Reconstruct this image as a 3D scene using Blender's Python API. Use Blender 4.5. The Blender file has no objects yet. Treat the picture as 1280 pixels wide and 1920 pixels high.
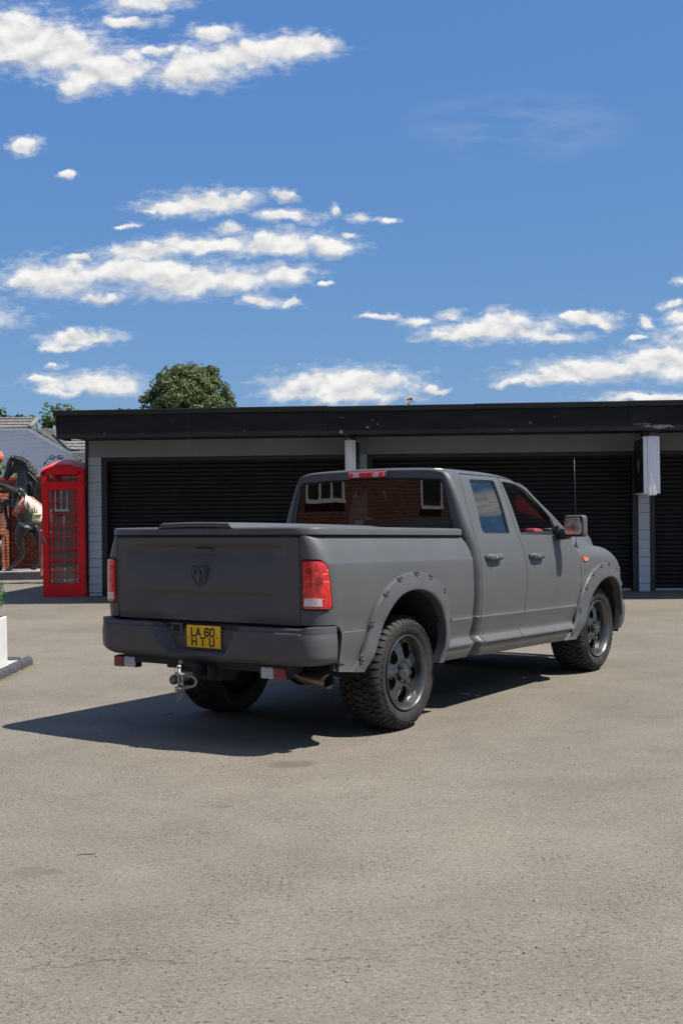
import bpy, bmesh, math, random
import numpy as np
from mathutils import Vector, Matrix, Quaternion
from mathutils.geometry import delaunay_2d_cdt

random.seed(7)
rng = np.random.default_rng(7)
R = math.radians
scene = bpy.context.scene
COL = scene.collection

# ------------------------------------------------------------------ camera
F_PX, CAM_H, PITCH, ROLL = 2199.6, 1.5563, R(0.068), R(0.905)
cam_data = bpy.data.cameras.new('camera')
cam = bpy.data.objects.new('camera', cam_data)
COL.objects.link(cam)
cam_data.sensor_fit = 'VERTICAL'
cam_data.sensor_height = 36.0
cam_data.sensor_width = 24.0
cam_data.lens = F_PX / 1920 * 36.0
cam_data.clip_start = 0.05
cam_data.clip_end = 3000
cam.matrix_world = Matrix.Translation((0, 0, CAM_H)) @ Matrix.Rotation(R(90) + PITCH, 4, 'X') @ Matrix.Rotation(-ROLL, 4, 'Z')
scene.camera = cam

# direction towards the sun, read from the shadow of the bed cover on the tarmac
SUN = Vector((0.625, -0.179, 1.0)).normalized()
SUN_EL = math.asin(SUN.z)
SUN_AZ = math.atan2(SUN.x, SUN.y)          # clockwise from +Y
SKY_STRENGTH = 0.10
sun_data = bpy.data.lights.new('sun', 'SUN')
sun_data.energy = 5.0
sun_data.angle = R(0.53)
sun_data.color = (1.0, 0.955, 0.89)
sun = bpy.data.objects.new('sun', sun_data)
sun.rotation_euler = SUN.to_track_quat('Z', 'Y').to_euler()
sun.location = (20, -6, 32)
COL.objects.link(sun)

scene.view_settings.view_transform = 'Standard'
scene.view_settings.look = 'None'
scene.view_settings.gamma = 1.0
scene.view_settings.use_curve_mapping = False
scene.view_settings.exposure = 0.60
EXPO = 2 ** scene.view_settings.exposure
scene.render.engine = 'CYCLES'
scene.cycles.use_denoising = True
scene.cycles.max_bounces = 8
scene.cycles.transparent_max_bounces = 16
scene.cycles.caustics_reflective = False
scene.cycles.caustics_refractive = False
scene.cycles.sample_clamp_indirect = 6.0


def wray(px, py):
    U, V = px - 640.0, 960.0 - py
    u = U * math.cos(ROLL) + V * math.sin(ROLL)
    w = -U * math.sin(ROLL) + V * math.cos(ROLL)
    return Vector((u / F_PX, math.cos(PITCH) - w / F_PX * math.sin(PITCH), math.sin(PITCH) + w / F_PX * math.cos(PITCH)))


def wpt(px, py, Y):
    """the point of the place seen at photo pixel (px, py) at distance Y"""
    d = wray(px, py)
    return Vector((0, 0, CAM_H)) + d * (Y / d.y)


# ------------------------------------------------------------------ world: sky with fair-weather clouds
def build_world():
    w = bpy.data.worlds.new('World')
    scene.world = w
    w.use_nodes = True
    nt = w.node_tree
    N, L = nt.nodes, nt.links
    N.clear()
    out = N.new('ShaderNodeOutputWorld')
    bg = N.new('ShaderNodeBackground')
    bg.inputs[1].default_value = SKY_STRENGTH
    sky = N.new('ShaderNodeTexSky')
    sky.sky_type = 'NISHITA'
    sky.sun_disc = False
    sky.sun_elevation = SUN_EL
    sky.sun_rotation = SUN_AZ
    sky.altitude = 900
    sky.air_density = 1.0
    sky.dust_density = 0.15
    sky.ozone_density = 3.0
    tc = N.new('ShaderNodeTexCoord')
    sep = N.new('ShaderNodeSeparateXYZ')
    L.new(tc.outputs['Generated'], sep.inputs[0])

    def m(op, a, b=None, c=None, clamp=False):
        n = N.new('ShaderNodeMath')
        n.operation = op
        n.use_clamp = clamp
        for i, v in enumerate((a, b, c)):
            if v is None:
                continue
            if isinstance(v, (int, float)):
                n.inputs[i].default_value = v
            else:
                L.new(v, n.inputs[i])
        return n.outputs[0]

    def vm(op, a, b=None, c=None):
        n = N.new('ShaderNodeVectorMath')
        n.operation = op
        for i, v in enumerate((a, b, c)):
            if v is None:
                continue
            if isinstance(v, (tuple, list)):
                n.inputs[i].default_value = v
            else:
                L.new(v, n.inputs[i])
        return n

    def noise(vec, scale, detail, rough=0.55):
        n = N.new('ShaderNodeTexNoise')
        n.inputs['Scale'].default_value = scale
        n.inputs['Detail'].default_value = detail
        n.inputs['Roughness'].default_value = rough
        L.new(vec, n.inputs['Vector'])
        return n

    X, Y, Z = sep.outputs
    Yc = m('MAXIMUM', Y, 0.02)
    gx, gz = m('DIVIDE', X, Yc), m('DIVIDE', Z, Yc)
    cb = N.new('ShaderNodeCombineXYZ')
    L.new(gx, cb.inputs[0])
    L.new(gz, cb.inputs[1])
    g = cb.outputs[0]
    # gentle warp for ragged edges
    wn = noise(g, 34, 6, 0.6)
    warp = vm('SUBTRACT', wn.outputs['Color'], (0.5, 0.5, 0.5))
    warp2 = vm('MULTIPLY', warp.outputs[0], (0.034, 0.020, 0))
    gw = vm('ADD', g, warp2.outputs[0]).outputs[0]
    # puffs of the clouds ahead: direction and angular size
    puffs = [
        (35, 68, 78, 44), (105, 105, 95, 52), (190, 135, 88, 48), (20, 100, 55, 30), (235, 142, 48, 30), (150, 165, 40, 24),
        (370, 135, 78, 40), (455, 112, 80, 34), (540, 96, 80, 26), (330, 150, 40, 30), (595, 88, 44, 17), (395, 68, 42, 17),
        (275, 4, 75, 20), (245, 40, 48, 12), (295, 95, 34, 12),
        (45, 280, 28, 16), (127, 332, 18, 7),
        (385, 385, 85, 23), (325, 393, 62, 16), (440, 378, 42, 19), (275, 400, 24, 6),
        (530, 373, 25, 12), (540, 410, 52, 12), (675, 413, 22, 9), (730, 412, 22, 5), (430, 430, 22, 12), (625, 398, 13, 14), (237, 423, 18, 6),
        (105, 528, 86, 36), (50, 534, 40, 14), (250, 512, 95, 32), (350, 533, 112, 36), (440, 530, 70, 27), (190, 561, 40, 12), (155, 487, 30, 8),
        (280, 474, 72, 17), (390, 460, 105, 19), (520, 462, 105, 24), (615, 467, 56, 21), (655, 440, 18, 6),
        (535, 520, 54, 21), (490, 569, 33, 13), (541, 572, 20, 9), (618, 532, 11, 6),
        (150, 638, 66, 15), (120, 650, 40, 9),
        (165, 720, 95, 20), (83, 713, 30, 8), (215, 731, 56, 15), (110, 735, 40, 10), (112, 683, 12, 5),
        (640, 724, 120, 29), (555, 737, 52, 18), (715, 715, 62, 22), (800, 728, 22, 12), (670, 745, 90, 14), (826, 733, 18, 5),
        (935, 622, 115, 25), (950, 604, 45, 20), (850, 633, 58, 10), (1040, 632, 50, 12), (842, 593, 29, 10), (780, 602, 25, 10), (718, 598, 32, 6),
        (1100, 600, 58, 12), (1130, 608, 28, 9), (1060, 594, 26, 8), (1215, 607, 14, 11), (1195, 630, 20, 5), (1258, 570, 22, 10), (1272, 597, 22, 15), (1278, 532, 16, 8),
        (1140, 698, 150, 24), (1040, 712, 90, 13), (1240, 676, 90, 26), (1290, 695, 90, 32), (960, 722, 42, 7),
        (1235, 747, 115, 9), (1400, 640, 150, 40), (-120, 600, 130, 30), (-160, 120, 120, 50), (1500, 720, 160, 22),
    ]
    fld = wsum = hsum = None
    for (cx, cy, rx, ry) in puffs:
        d = wray(cx, cy)
        sx, sy = F_PX / (rx * 1.12), F_PX / (ry * 1.16)
        p = vm('MULTIPLY_ADD', gw, (sx, sy, 0), (-d.x / d.y * sx, -d.z / d.y * sy, 0)).outputs[0]
        h = vm('DOT_PRODUCT', p, (0, 1, 0)).outputs['Value']
        lo = m('MINIMUM', h, 0.0)
        q = m('MULTIPLY_ADD', m('MULTIPLY', lo, lo), 1.1, vm('DOT_PRODUCT', p, p).outputs['Value'])      # flatter underneath
        wt = m('EXPONENT', m('MULTIPLY', q, -2.2))
        fld = q if fld is None else m('SMOOTH_MIN', fld, q, 0.30)
        wsum = wt if wsum is None else m('ADD', wsum, wt)
        hsum = m('MULTIPLY', wt, h) if hsum is None else m('MULTIPLY_ADD', wt, h, hsum)
    height = m('DIVIDE', hsum, m('MAXIMUM', wsum, 1e-4))                # -1 under a puff, +1 on its crown
    base = m('SUBTRACT', 1.0, m('SQRT', m('MAXIMUM', fld, 0.0)))     # 1 in a puff's heart, 0 at its rim
    n1 = noise(vm('MULTIPLY', g, (1, 1.5, 1)).outputs[0], 46, 7, 0.52).outputs['Fac']
    n2 = noise(vm('MULTIPLY', g, (1, 1.35, 1)).outputs[0], 150, 6, 0.62).outputs['Fac']
    det = m('ADD', m('MULTIPLY', m('SUBTRACT', n1, 0.5), 3.0), m('MULTIPLY', m('SUBTRACT', n2, 0.5), 0.6))
    base_c = m('MAXIMUM', base, -3.0)
    dens = m('ADD', m('MULTIPLY_ADD', base_c, 2.3, -0.14), det)
    # crowns are crisp, undersides and thin shreds fade out softly
    soft = m('MAXIMUM', m('MULTIPLY_ADD', height, -0.5, 1.0), 0.75)
    a_front = N.new('ShaderNodeMapRange')
    a_front.interpolation_type = 'SMOOTHSTEP'
    L.new(m('DIVIDE', m('ADD', dens, 0.30), soft), a_front.inputs[0])
    a_front.inputs[1].default_value = 0.0
    a_front.inputs[2].default_value = 1.55
    n3 = noise(vm('MULTIPLY', g, (0.75, 1.7, 1)).outputs[0], 90, 8, 0.68).outputs['Fac']
    veil = N.new('ShaderNodeMapRange')
    veil.interpolation_type = 'SMOOTHSTEP'
    L.new(m('ADD', m('MULTIPLY', base_c, 1.5), m('MULTIPLY', m('SUBTRACT', n3, 0.5), 3.6)), veil.inputs[0])
    veil.inputs[1].default_value = -0.75
    veil.inputs[2].default_value = 0.9
    # the rest of the sky carries the same sort of clouds on a layer overhead
    Zc = m('MAXIMUM', Z, 0.05)
    cb2 = N.new('ShaderNodeCombineXYZ')
    L.new(m('DIVIDE', X, Zc), cb2.inputs[0])
    L.new(m('DIVIDE', Y, Zc), cb2.inputs[1])
    pl = cb2.outputs[0]
    nb = noise(pl, 0.85, 8, 0.56).outputs['Fac']
    a_back = N.new('ShaderNodeMapRange')
    a_back.interpolation_type = 'SMOOTHSTEP'
    L.new(nb, a_back.inputs[0])
    a_back.inputs[1].default_value = 0.51
    a_back.inputs[2].default_value = 0.63
    # inside the region described puff by puff use those, elsewhere the layer
    inx = N.new('ShaderNodeMapRange')
    L.new(m('ABSOLUTE', gx), inx.inputs[0])
    inx.inputs[1].default_value = 0.36
    inx.inputs[2].default_value = 0.50
    iny = N.new('ShaderNodeMapRange')
    L.new(gz, iny.inputs[0])
    iny.inputs[1].default_value = 0.46
    iny.inputs[2].default_value = 0.62
    iny2 = m('LESS_THAN', Y, 0.05)
    outside = m('MAXIMUM', m('MAXIMUM', inx.outputs[0], iny.outputs[0]), iny2, clamp=True)
    # thin high streaks in the open blue
    dv = wray(980, 235)
    ph = vm('MULTIPLY_ADD', gw, (F_PX / 240, F_PX / 75, 0), (-dv.x / dv.y * F_PX / 240, -dv.z / dv.y * F_PX / 75, 0)).outputs[0]
    nh = noise(vm('MULTIPLY', g, (0.5, 2.2, 1)).outputs[0], 22, 6, 0.6).outputs['Fac']
    high = m('MULTIPLY', m('MAXIMUM', m('SUBTRACT', 1.0, vm('DOT_PRODUCT', ph, ph).outputs['Value']), 0.0), m('MULTIPLY', m('MAXIMUM', m('SUBTRACT', nh, 0.40), 0.0), 0.55))
    a_all = m('MAXIMUM', a_front.outputs[0], m('MAXIMUM', m('MULTIPLY', veil.outputs[0], 0.55), high))
    alpha = m('ADD', m('MULTIPLY', a_all, m('SUBTRACT', 1.0, outside)), m('MULTIPLY', a_back.outputs[0], outside))
    hz = N.new('ShaderNodeMapRange')
    L.new(Z, hz.inputs[0])
    hz.inputs[1].default_value = 0.0
    hz.inputs[2].default_value = 0.03
    alpha = m('MULTIPLY', alpha, hz.outputs[0], clamp=True)
    # cloud body: bright where thick, a little grey and blue in the hollows and undersides
    up = noise(vm('MULTIPLY_ADD', g, (1, 1.5, 1), (0.0, 0.012, 0)).outputs[0], 46, 4, 0.55).outputs['Fac']
    relief = m('SUBTRACT', n1, up)
    lum = m('ADD', 0.87, m('MULTIPLY', relief, 0.75))
    lum = m('ADD', lum, m('MULTIPLY', height, 0.13))
    lum = m('ADD', lum, m('MULTIPLY', m('SUBTRACT', n2, 0.5), 0.10))
    lum = m('MINIMUM', m('MAXIMUM', lum, 0.50), 1.0)
    shade = N.new('ShaderNodeMix')
    shade.data_type = 'RGBA'
    ramp = N.new('ShaderNodeMapRange')
    L.new(lum, ramp.inputs[0])
    ramp.inputs[1].default_value = 0.5
    ramp.inputs[2].default_value = 1.0
    k = 1.0 / SKY_STRENGTH / EXPO
    L.new(ramp.outputs[0], shade.inputs[0])
    shade.inputs[6].default_value = (0.40 * k, 0.43 * k, 0.49 * k, 1)
    shade.inputs[7].default_value = (0.93 * k, 0.92 * k, 0.90 * k, 1)
    # clear summer blue: the model's pale horizon and dull zenith are evened out channel by channel
    sc_ = N.new('ShaderNodeSeparateColor')
    L.new(sky.outputs[0], sc_.inputs[0])
    cc_ = N.new('ShaderNodeCombineColor')
    for i, (kk, gg) in enumerate(SKY_CURVE):
        v = m('MULTIPLY', m('POWER', m('MULTIPLY', sc_.outputs[i], SKY_STRENGTH), gg), kk / SKY_STRENGTH / EXPO)
        L.new(v, cc_.inputs[i])
    mix = N.new('ShaderNodeMix')
    mix.data_type = 'RGBA'
    L.new(alpha, mix.inputs[0])
    L.new(cc_.outputs[0], mix.inputs[6])
    L.new(shade.outputs[2], mix.inputs[7])
    L.new(mix.outputs[2], bg.inputs[0])
    L.new(bg.outputs[0], out.inputs[0])


SKY_CURVE = ((.372, .59), (.483, .41), (.640, .106))
build_world()


# ------------------------------------------------------------------ materials
MATS = {}


class NT:
    """small node-tree writer"""
    def __init__(self, name):
        self.m = bpy.data.materials.new(name)
        self.m.use_nodes = True
        self.t = self.m.node_tree
        self.N, self.L = self.t.nodes, self.t.links
        self.b = self.N['Principled BSDF']
        self.co = None

    def coord(self, kind='Object'):
        n = self.N.new('ShaderNodeTexCoord')
        return n.outputs[kind]

    def geo(self, out='Position'):
        return self.N.new('ShaderNodeNewGeometry').outputs[out]

    def noise(self, vec, scale, detail=3, rough=0.55, dist=0.0):
        n = self.N.new('ShaderNodeTexNoise')
        n.inputs['Scale'].default_value = scale
        n.inputs['Detail'].default_value = detail
        n.inputs['Roughness'].default_value = rough
        n.inputs['Distortion'].default_value = dist
        if vec is not None:
            self.L.new(vec, n.inputs['Vector'])
        return n.outputs['Fac']

    def vor(self, vec, scale, feature='F1', out='Distance'):
        n = self.N.new('ShaderNodeTexVoronoi')
        n.feature = feature
        n.inputs['Scale'].default_value = scale
        self.L.new(vec, n.inputs['Vector'])
        return n.outputs[out]

    def ramp(self, f, stops):
        n = self.N.new('ShaderNodeValToRGB')
        e = n.color_ramp.elements
        while len(e) < len(stops):
            e.new(0.5)
        for i, (p, c) in enumerate(stops):
            e[i].position = p
            e[i].color = (*c, 1) if len(c) == 3 else c
        self.L.new(f, n.inputs[0])
        return n.outputs[0]

    def mr(self, f, a, b, c=0.0, d=1.0, smooth=False):
        n = self.N.new('ShaderNodeMapRange')
        if smooth:
            n.interpolation_type = 'SMOOTHSTEP'
        self.L.new(f, n.inputs[0])
        for i, v in enumerate((a, b, c, d)):
            n.inputs[i + 1].default_value = v
        return n.outputs[0]

    def math(self, op, a, b=None, clamp=False):
        n = self.N.new('ShaderNodeMath')
        n.operation = op
        n.use_clamp = clamp
        for i, v in enumerate((a, b)):
            if v is None:
                continue
            if isinstance(v, (int, float)):
                n.inputs[i].default_value = v
            else:
                self.L.new(v, n.inputs[i])
        return n.outputs[0]

    def mix(self, f, a, b, blend='MIX'):
        n = self.N.new('ShaderNodeMix')
        n.data_type = 'RGBA'
        n.blend_type = blend
        for s, v in ((0, f), (6, a), (7, b)):
            if isinstance(v, (int, float)):
                n.inputs[s].default_value = v
            elif isinstance(v, (tuple, list)):
                n.inputs[s].default_value = (*v, 1) if len(v) == 3 else v
            else:
                self.L.new(v, n.inputs[s])
        return n.outputs[2]

    def scale(self, vec, s):
        n = self.N.new('ShaderNodeMapping')
        n.inputs['Scale'].default_value = s
        self.L.new(vec, n.inputs[0])
        return n.outputs[0]

    def base(self, v):
        if isinstance(v, (tuple, list)):
            self.b.inputs['Base Color'].default_value = (*v, 1)
        else:
            self.L.new(v, self.b.inputs['Base Color'])

    def rough(self, v):
        if isinstance(v, (int, float)):
            self.b.inputs['Roughness'].default_value = v
        else:
            self.L.new(v, self.b.inputs['Roughness'])

    def bump(self, h, strength=0.3, dist=0.01):
        n = self.N.new('ShaderNodeBump')
        n.inputs['Strength'].default_value = strength
        n.inputs['Distance'].default_value = dist
        self.L.new(h, n.inputs['Height'])
        self.L.new(n.outputs[0], self.b.inputs['Normal'])


def simple(name, col, rough=0.5, metal=0.0, var=0.12, nscale=6.0, bump=0.0, bscale=200.0, spec=0.5, coat=0.0):
    k = NT(name)
    co = k.coord()
    n = k.noise(co, nscale, 5, 0.6)
    f = k.mr(n, 0.3, 0.7, 1 - var, 1 + var)
    k.base(k.mix(1.0, col, f, 'MULTIPLY'))
    k.rough(k.mr(k.noise(co, nscale * 2.3, 4), 0.3, 0.7, max(0.02, rough - 0.06), min(1, rough + 0.06)))
    k.b.inputs['Metallic'].default_value = metal
    k.b.inputs['Specular IOR Level'].default_value = spec
    k.b.inputs['Coat Weight'].default_value = coat
    k.b.inputs['Coat Roughness'].default_value = 0.06
    if bump:
        k.bump(k.noise(co, bscale, 3), bump, 0.004)
    MATS[name] = k.m
    return k.m


def paint_matte():
    k = NT('matte_grey_paint')
    co = k.coord()
    g = k.noise(co, 2.2, 6, 0.6)
    f = k.mr(g, 0.3, 0.7, 0.93, 1.07)
    # road dust low on the sills and behind the wheels
    s = k.N.new('ShaderNodeSeparateXYZ')
    k.L.new(co, s.inputs[0])
    dn = k.noise(k.scale(co, (2.5, 2.5, 5)), 2.0, 6, 0.65)
    dust_or_glare = k.math('MULTIPLY', k.mr(s.outputs[2], 0.72, 0.42, 0, 1, True), k.mr(dn, 0.35, 0.75, 0.1, 0.85))
    colr = k.mix(1.0, (0.0795, 0.0822, 0.0842), f, 'MULTIPLY')
    colr = k.mix(k.math('MULTIPLY', dust_or_glare, 0.60), colr, (0.165, 0.145, 0.115))
    # faint rub marks
    sc = k.noise(k.scale(co, (3, 3, 9)), 3.0, 8, 0.7)
    colr = k.mix(k.mr(sc, 0.62, 0.8, 0, 0.10), colr, (0.2, 0.2, 0.195))
    k.base(colr)
    k.rough(k.mr(k.noise(co, 5, 5), 0.3, 0.7, 0.38, 0.50))
    k.b.inputs['Specular IOR Level'].default_value = 0.34
    h = k.math('ADD', k.noise(co, 420, 2), k.math('MULTIPLY', k.noise(co, 3.0, 2), 3.0))
    k.bump(h, 0.06, 0.003)
    MATS['paint'] = k.m


def asphalt():
    k = NT('asphalt')
    co = k.geo('Position')
    big = k.noise(co, 0.22, 5, 0.55, 0.4)
    mid = k.noise(co, 1.6, 6, 0.62)
    streak = k.noise(k.scale(co, (0.5, 1.4, 1)), 1.0, 5, 0.6)
    v = k.N.new('ShaderNodeTexVoronoi')
    v.inputs['Scale'].default_value = 125
    k.L.new(co, v.inputs['Vector'])
    stone = v.outputs['Color']
    sd = v.outputs['Distance']
    sep = k.N.new('ShaderNodeSeparateColor')
    k.L.new(stone, sep.inputs[0])
    stonec = k.ramp(sep.outputs[0], [(0.05, (0.0917, 0.0806, 0.0647)), (0.35, (0.1605, 0.1402, 0.1116)), (0.8, (0.2083, 0.1830, 0.1464)), (0.94, (0.2620, 0.2336, 0.1921)), (1.0, (0.3668, 0.3392, 0.2867))])
    fine = k.noise(co, 230, 3, 0.7)
    colr = k.mix(k.mr(fine, 0.3, 0.7, 0.40, 0.85), stonec, (0.1716, 0.1498, 0.1183))
    pitn = k.noise(co, 52, 4, 0.72)
    patch = k.noise(co, 2.7, 3, 0.6)
    pits = k.mr(k.math('ADD', pitn, k.mr(patch, 0.3, 0.7, -0.035, 0.035)), 0.565, 0.645, 0, 1, True)
    colr = k.mix(k.math('MULTIPLY', pits, 0.82), colr, (0.045, 0.040, 0.034))
    # hairline crack right across the foreground
    sx = k.N.new('ShaderNodeSeparateXYZ')
    k.L.new(co, sx.inputs[0])
    cw = k.math('ADD', k.math('SUBTRACT', sx.outputs[1], 4.10), k.mr(k.noise(co, 3.2, 6, 0.7), 0.2, 0.8, -0.16, 0.16))
    cr = k.math('MULTIPLY', k.mr(k.math('ABSOLUTE', cw), 0.002, 0.010, 1, 0, True), k.mr(k.noise(co, 5.5, 4, 0.6), 0.42, 0.58))
    cr = k.math('MULTIPLY', cr, k.mr(sx.outputs[0], 0.15, 0.75, 1, 0.25))
    colr = k.mix(k.math('MULTIPLY', cr, 0.65), colr, (0.040, 0.036, 0.031))
    tone = k.math('ADD', k.mr(big, 0.3, 0.7, 0.84, 1.14), k.mr(mid, 0.3, 0.7, -0.10, 0.10))
    tone = k.math('ADD', tone, k.mr(streak, 0.3, 0.7, -0.05, 0.05))
    colr = k.mix(1.0, colr, tone, 'MULTIPLY')
    # old oil and damp stains at places of their own
    s = k.N.new('ShaderNodeSeparateXYZ')
    k.L.new(co, s.inputs[0])
    wob = k.noise(co, 7, 4, 0.6)
    for (cx, cy, rx, ry, amt, c) in STAINS:
        dx = k.math('DIVIDE', k.math('SUBTRACT', s.outputs[0], cx), rx)
        dy = k.math('DIVIDE', k.math('SUBTRACT', s.outputs[1], cy), ry)
        dd = k.math('ADD', k.math('MULTIPLY', dx, dx), k.math('MULTIPLY', dy, dy))
        dd = k.math('ADD', dd, k.mr(wob, 0.2, 0.8, -0.55, 0.55))
        colr = k.mix(k.mr(dd, 1.0, 0.35, 0, amt, True), colr, c)
    warm = k.mr(k.noise(co, 0.5, 4), 0.45, 0.75, 0, 0.20)
    dk = k.mr(k.noise(k.scale(co, (0.7, 1.6, 1)), 1.1, 6, 0.66, 0.6), 0.54, 0.74, 0, 0.30, True)
    colr = k.mix(dk, colr, (0.120, 0.110, 0.094))
    colr = k.mix(warm, colr, (0.2260, 0.1843, 0.1311))
    k.base(colr)
    k.rough(0.88)
    k.b.inputs['Specular IOR Level'].default_value = 0.25
    h = k.math('SUBTRACT', k.math('MULTIPLY', sd, -0.7), k.math('MULTIPLY', pits, 1.4))
    h = k.math('ADD', h, k.math('MULTIPLY', fine, 0.5))
    k.bump(h, 0.42, 0.005)
    MATS['asphalt'] = k.m


_w = lambda x, y: (lambda d: (d.x * (-CAM_H / d.z), d.y * (-CAM_H / d.z)))(wray(x, y))
STAINS = []
for (x, y, rx, ry, a, c) in [(545, 1432, 0.20, 0.13, 0.75, (0.100, 0.084, 0.066)), (60, 1635, 0.10, 0.10, 0.4, (0.10, 0.09, 0.08)),
                             (100, 1635, 0.05, 0.05, 0.5, (0.09, 0.08, 0.07)), (345, 1545, 0.13, 0.15, 0.28, (0.14, 0.115, 0.085)),
                             (420, 1512, 0.05, 0.04, 0.4, (0.09, 0.08, 0.07)), (980, 1135, 1.3, 1.0, 0.22, (0.115, 0.10, 0.085)),
                             (1120, 1480, 0.5, 0.3, 0.14, (0.13, 0.118, 0.10)), (200, 1700, 0.5, 0.25, 0.14, (0.15, 0.14, 0.125)),
                             (860, 1345, 0.22, 0.10, 0.25, (0.14, 0.12, 0.10)), (1240, 1345, 0.16, 0.09, 0.3, (0.11, 0.10, 0.09))]:
    X_, Y_ = _w(x, y)
    STAINS.append((X_, Y_, rx, ry, a, c))

paint_matte()
asphalt()
simple('black_rubber', (0.022, 0.022, 0.022), 0.6, var=0.2, bump=0.05)
simple('gap_black', (0.008, 0.008, 0.009), 0.8)
simple('underbody', (0.012, 0.012, 0.012), 0.75, var=0.3)
simple('flare_plastic', (0.0666, 0.0673, 0.0694), 0.50, var=0.10, bump=0.08, bscale=600)
simple('bumper_paint', (0.0626, 0.0632, 0.0660), 0.48, var=0.10, bump=0.10, bscale=500)
simple('bolt_steel', (0.10, 0.10, 0.105), 0.4, 0.7)
simple('lip_metal', (0.15, 0.15, 0.152), 0.34, 0.85, var=0.1)
simple('wheel_metal', (0.125, 0.125, 0.13), 0.20, 0.9, var=0.12)
simple('brake_iron', (0.06, 0.05, 0.045), 0.6, 0.6, var=0.3)
simple('galvanised', (0.27, 0.265, 0.245), 0.5, 0.6, var=0.25, nscale=20)
simple('tow_ball_steel', (0.13, 0.125, 0.125), 0.4, 0.6, var=0.25, nscale=30)
simple('exhaust_steel', (0.20, 0.165, 0.135), 0.38, 0.8, var=0.3, nscale=14)
simple('plate_yellow', (0.86, 0.50, 0.010), 0.35, var=0.05)
simple('plate_black', (0.012, 0.012, 0.012), 0.4)
simple('red_seat', (0.20, 0.018, 0.022), 0.6, var=0.1, bump=0.1)
simple('dash_black', (0.015, 0.015, 0.016), 0.55)
simple('headliner', (0.28, 0.16, 0.13), 0.9)
simple('mirror_chrome', (0.70, 0.72, 0.74), 0.02, 1.0, var=0.0)
simple('chrome', (0.6, 0.6, 0.6), 0.12, 1.0, var=0.05)
simple('amber', (0.85, 0.16, 0.015), 0.2, coat=0.6)
simple('lamp_clear', (0.55, 0.56, 0.56), 0.18, 0.3, coat=0.8, var=0.25, nscale=60)
simple('lamp_white', (0.62, 0.62, 0.62), 0.3, var=0.1, coat=0.4)
simple('led_dot', (0.22, 0.22, 0.23), 0.3)
simple('lens_dark', (0.30, 0.005, 0.007), 0.2, coat=1.0, var=0.3, nscale=40)
simple('dull_red', (0.17, 0.014, 0.014), 0.35, coat=0.4)
simple('shutter_black', (0.0125, 0.0125, 0.0125), 0.6, var=0.25, nscale=2.5, spec=0.25)
simple('frame_black', (0.011, 0.011, 0.011), 0.5, var=0.2)
simple('render_grey', (0.205, 0.220, 0.245), 0.85, var=0.10, nscale=3, bump=0.1)
simple('siding_bluegrey', (0.40, 0.44, 0.46), 0.7, var=0.08, nscale=4, bump=0.05, bscale=80)
simple('white_aluminium', (0.80, 0.80, 0.80), 0.45, var=0.07, nscale=5)
simple('sill_grey', (0.42, 0.42, 0.40), 0.7, var=0.12)
simple('crest_pale', (0.16, 0.155, 0.14), 0.5, var=0.3, nscale=30)
simple('phone_red', (0.70, 0.009, 0.013), 0.38, var=0.08, nscale=3, spec=0.3)
simple('phone_roof_sunlit', (0.80, 0.13, 0.10), 0.45, var=0.15, nscale=4)  # lighter than the walls: sunlight on the roof put into its colour
simple('statue_black', (0.021, 0.0212, 0.0216), 0.34, var=0.35, nscale=8, bump=0.1, bscale=60, spec=0.5)
simple('statue_grey_wash', (0.13, 0.13, 0.128), 0.5, var=0.35, nscale=5)
simple('mane_black', (0.018, 0.018, 0.019), 0.45, var=0.3)
simple('bay_horse', (0.30, 0.105, 0.080), 0.55, var=0.35, nscale=7)
simple('bay_sunlit', (0.62, 0.28, 0.22), 0.6, var=0.3, nscale=12)  # lit copy of the bay coat: sunlight painted into the face
simple('cream_mane', (0.78, 0.66, 0.54), 0.8, var=0.25, nscale=25)
simple('pale_yellow', (0.72, 0.66, 0.36), 0.8, var=0.1)
simple('plinth_dark', (0.05, 0.05, 0.052), 0.7, var=0.3)
simple('plinth_top', (0.30, 0.29, 0.275), 0.8, var=0.2)
simple('terracotta', (0.40, 0.125, 0.055), 0.75, var=0.2, nscale=9)
simple('mortar', (0.16, 0.13, 0.105), 0.9)
simple('house_siding', (0.70, 0.70, 0.72), 0.8, var=0.05)
simple('verge_white', (0.86, 0.85, 0.83), 0.6, var=0.05)
simple('wrought_iron', (0.015, 0.015, 0.015), 0.5)
simple('white_planter', (0.54, 0.54, 0.535), 0.7, var=0.05, nscale=5, bump=0.08, bscale=50)
simple('soil', (0.03, 0.022, 0.015), 0.95)
simple('cream_slab', (0.46, 0.43, 0.36), 0.8, var=0.12, nscale=6)
simple('blue_brick', (0.060, 0.062, 0.068), 0.55, var=0.25, nscale=9, bump=0.1)
simple('pale_joint', (0.42, 0.36, 0.26), 0.9)
simple('bark', (0.09, 0.065, 0.045), 0.9, var=0.3, bump=0.3, bscale=30)
simple('pebble_stone', (0.22, 0.21, 0.19), 0.8, var=0.5, nscale=2)
simple('window_white', (0.75, 0.75, 0.74), 0.4, var=0.03)
simple('slate', (0.10, 0.10, 0.105), 0.7, var=0.2)
simple('dry_grass', (0.36, 0.27, 0.12), 0.9, var=0.3, nscale=20)


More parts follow.
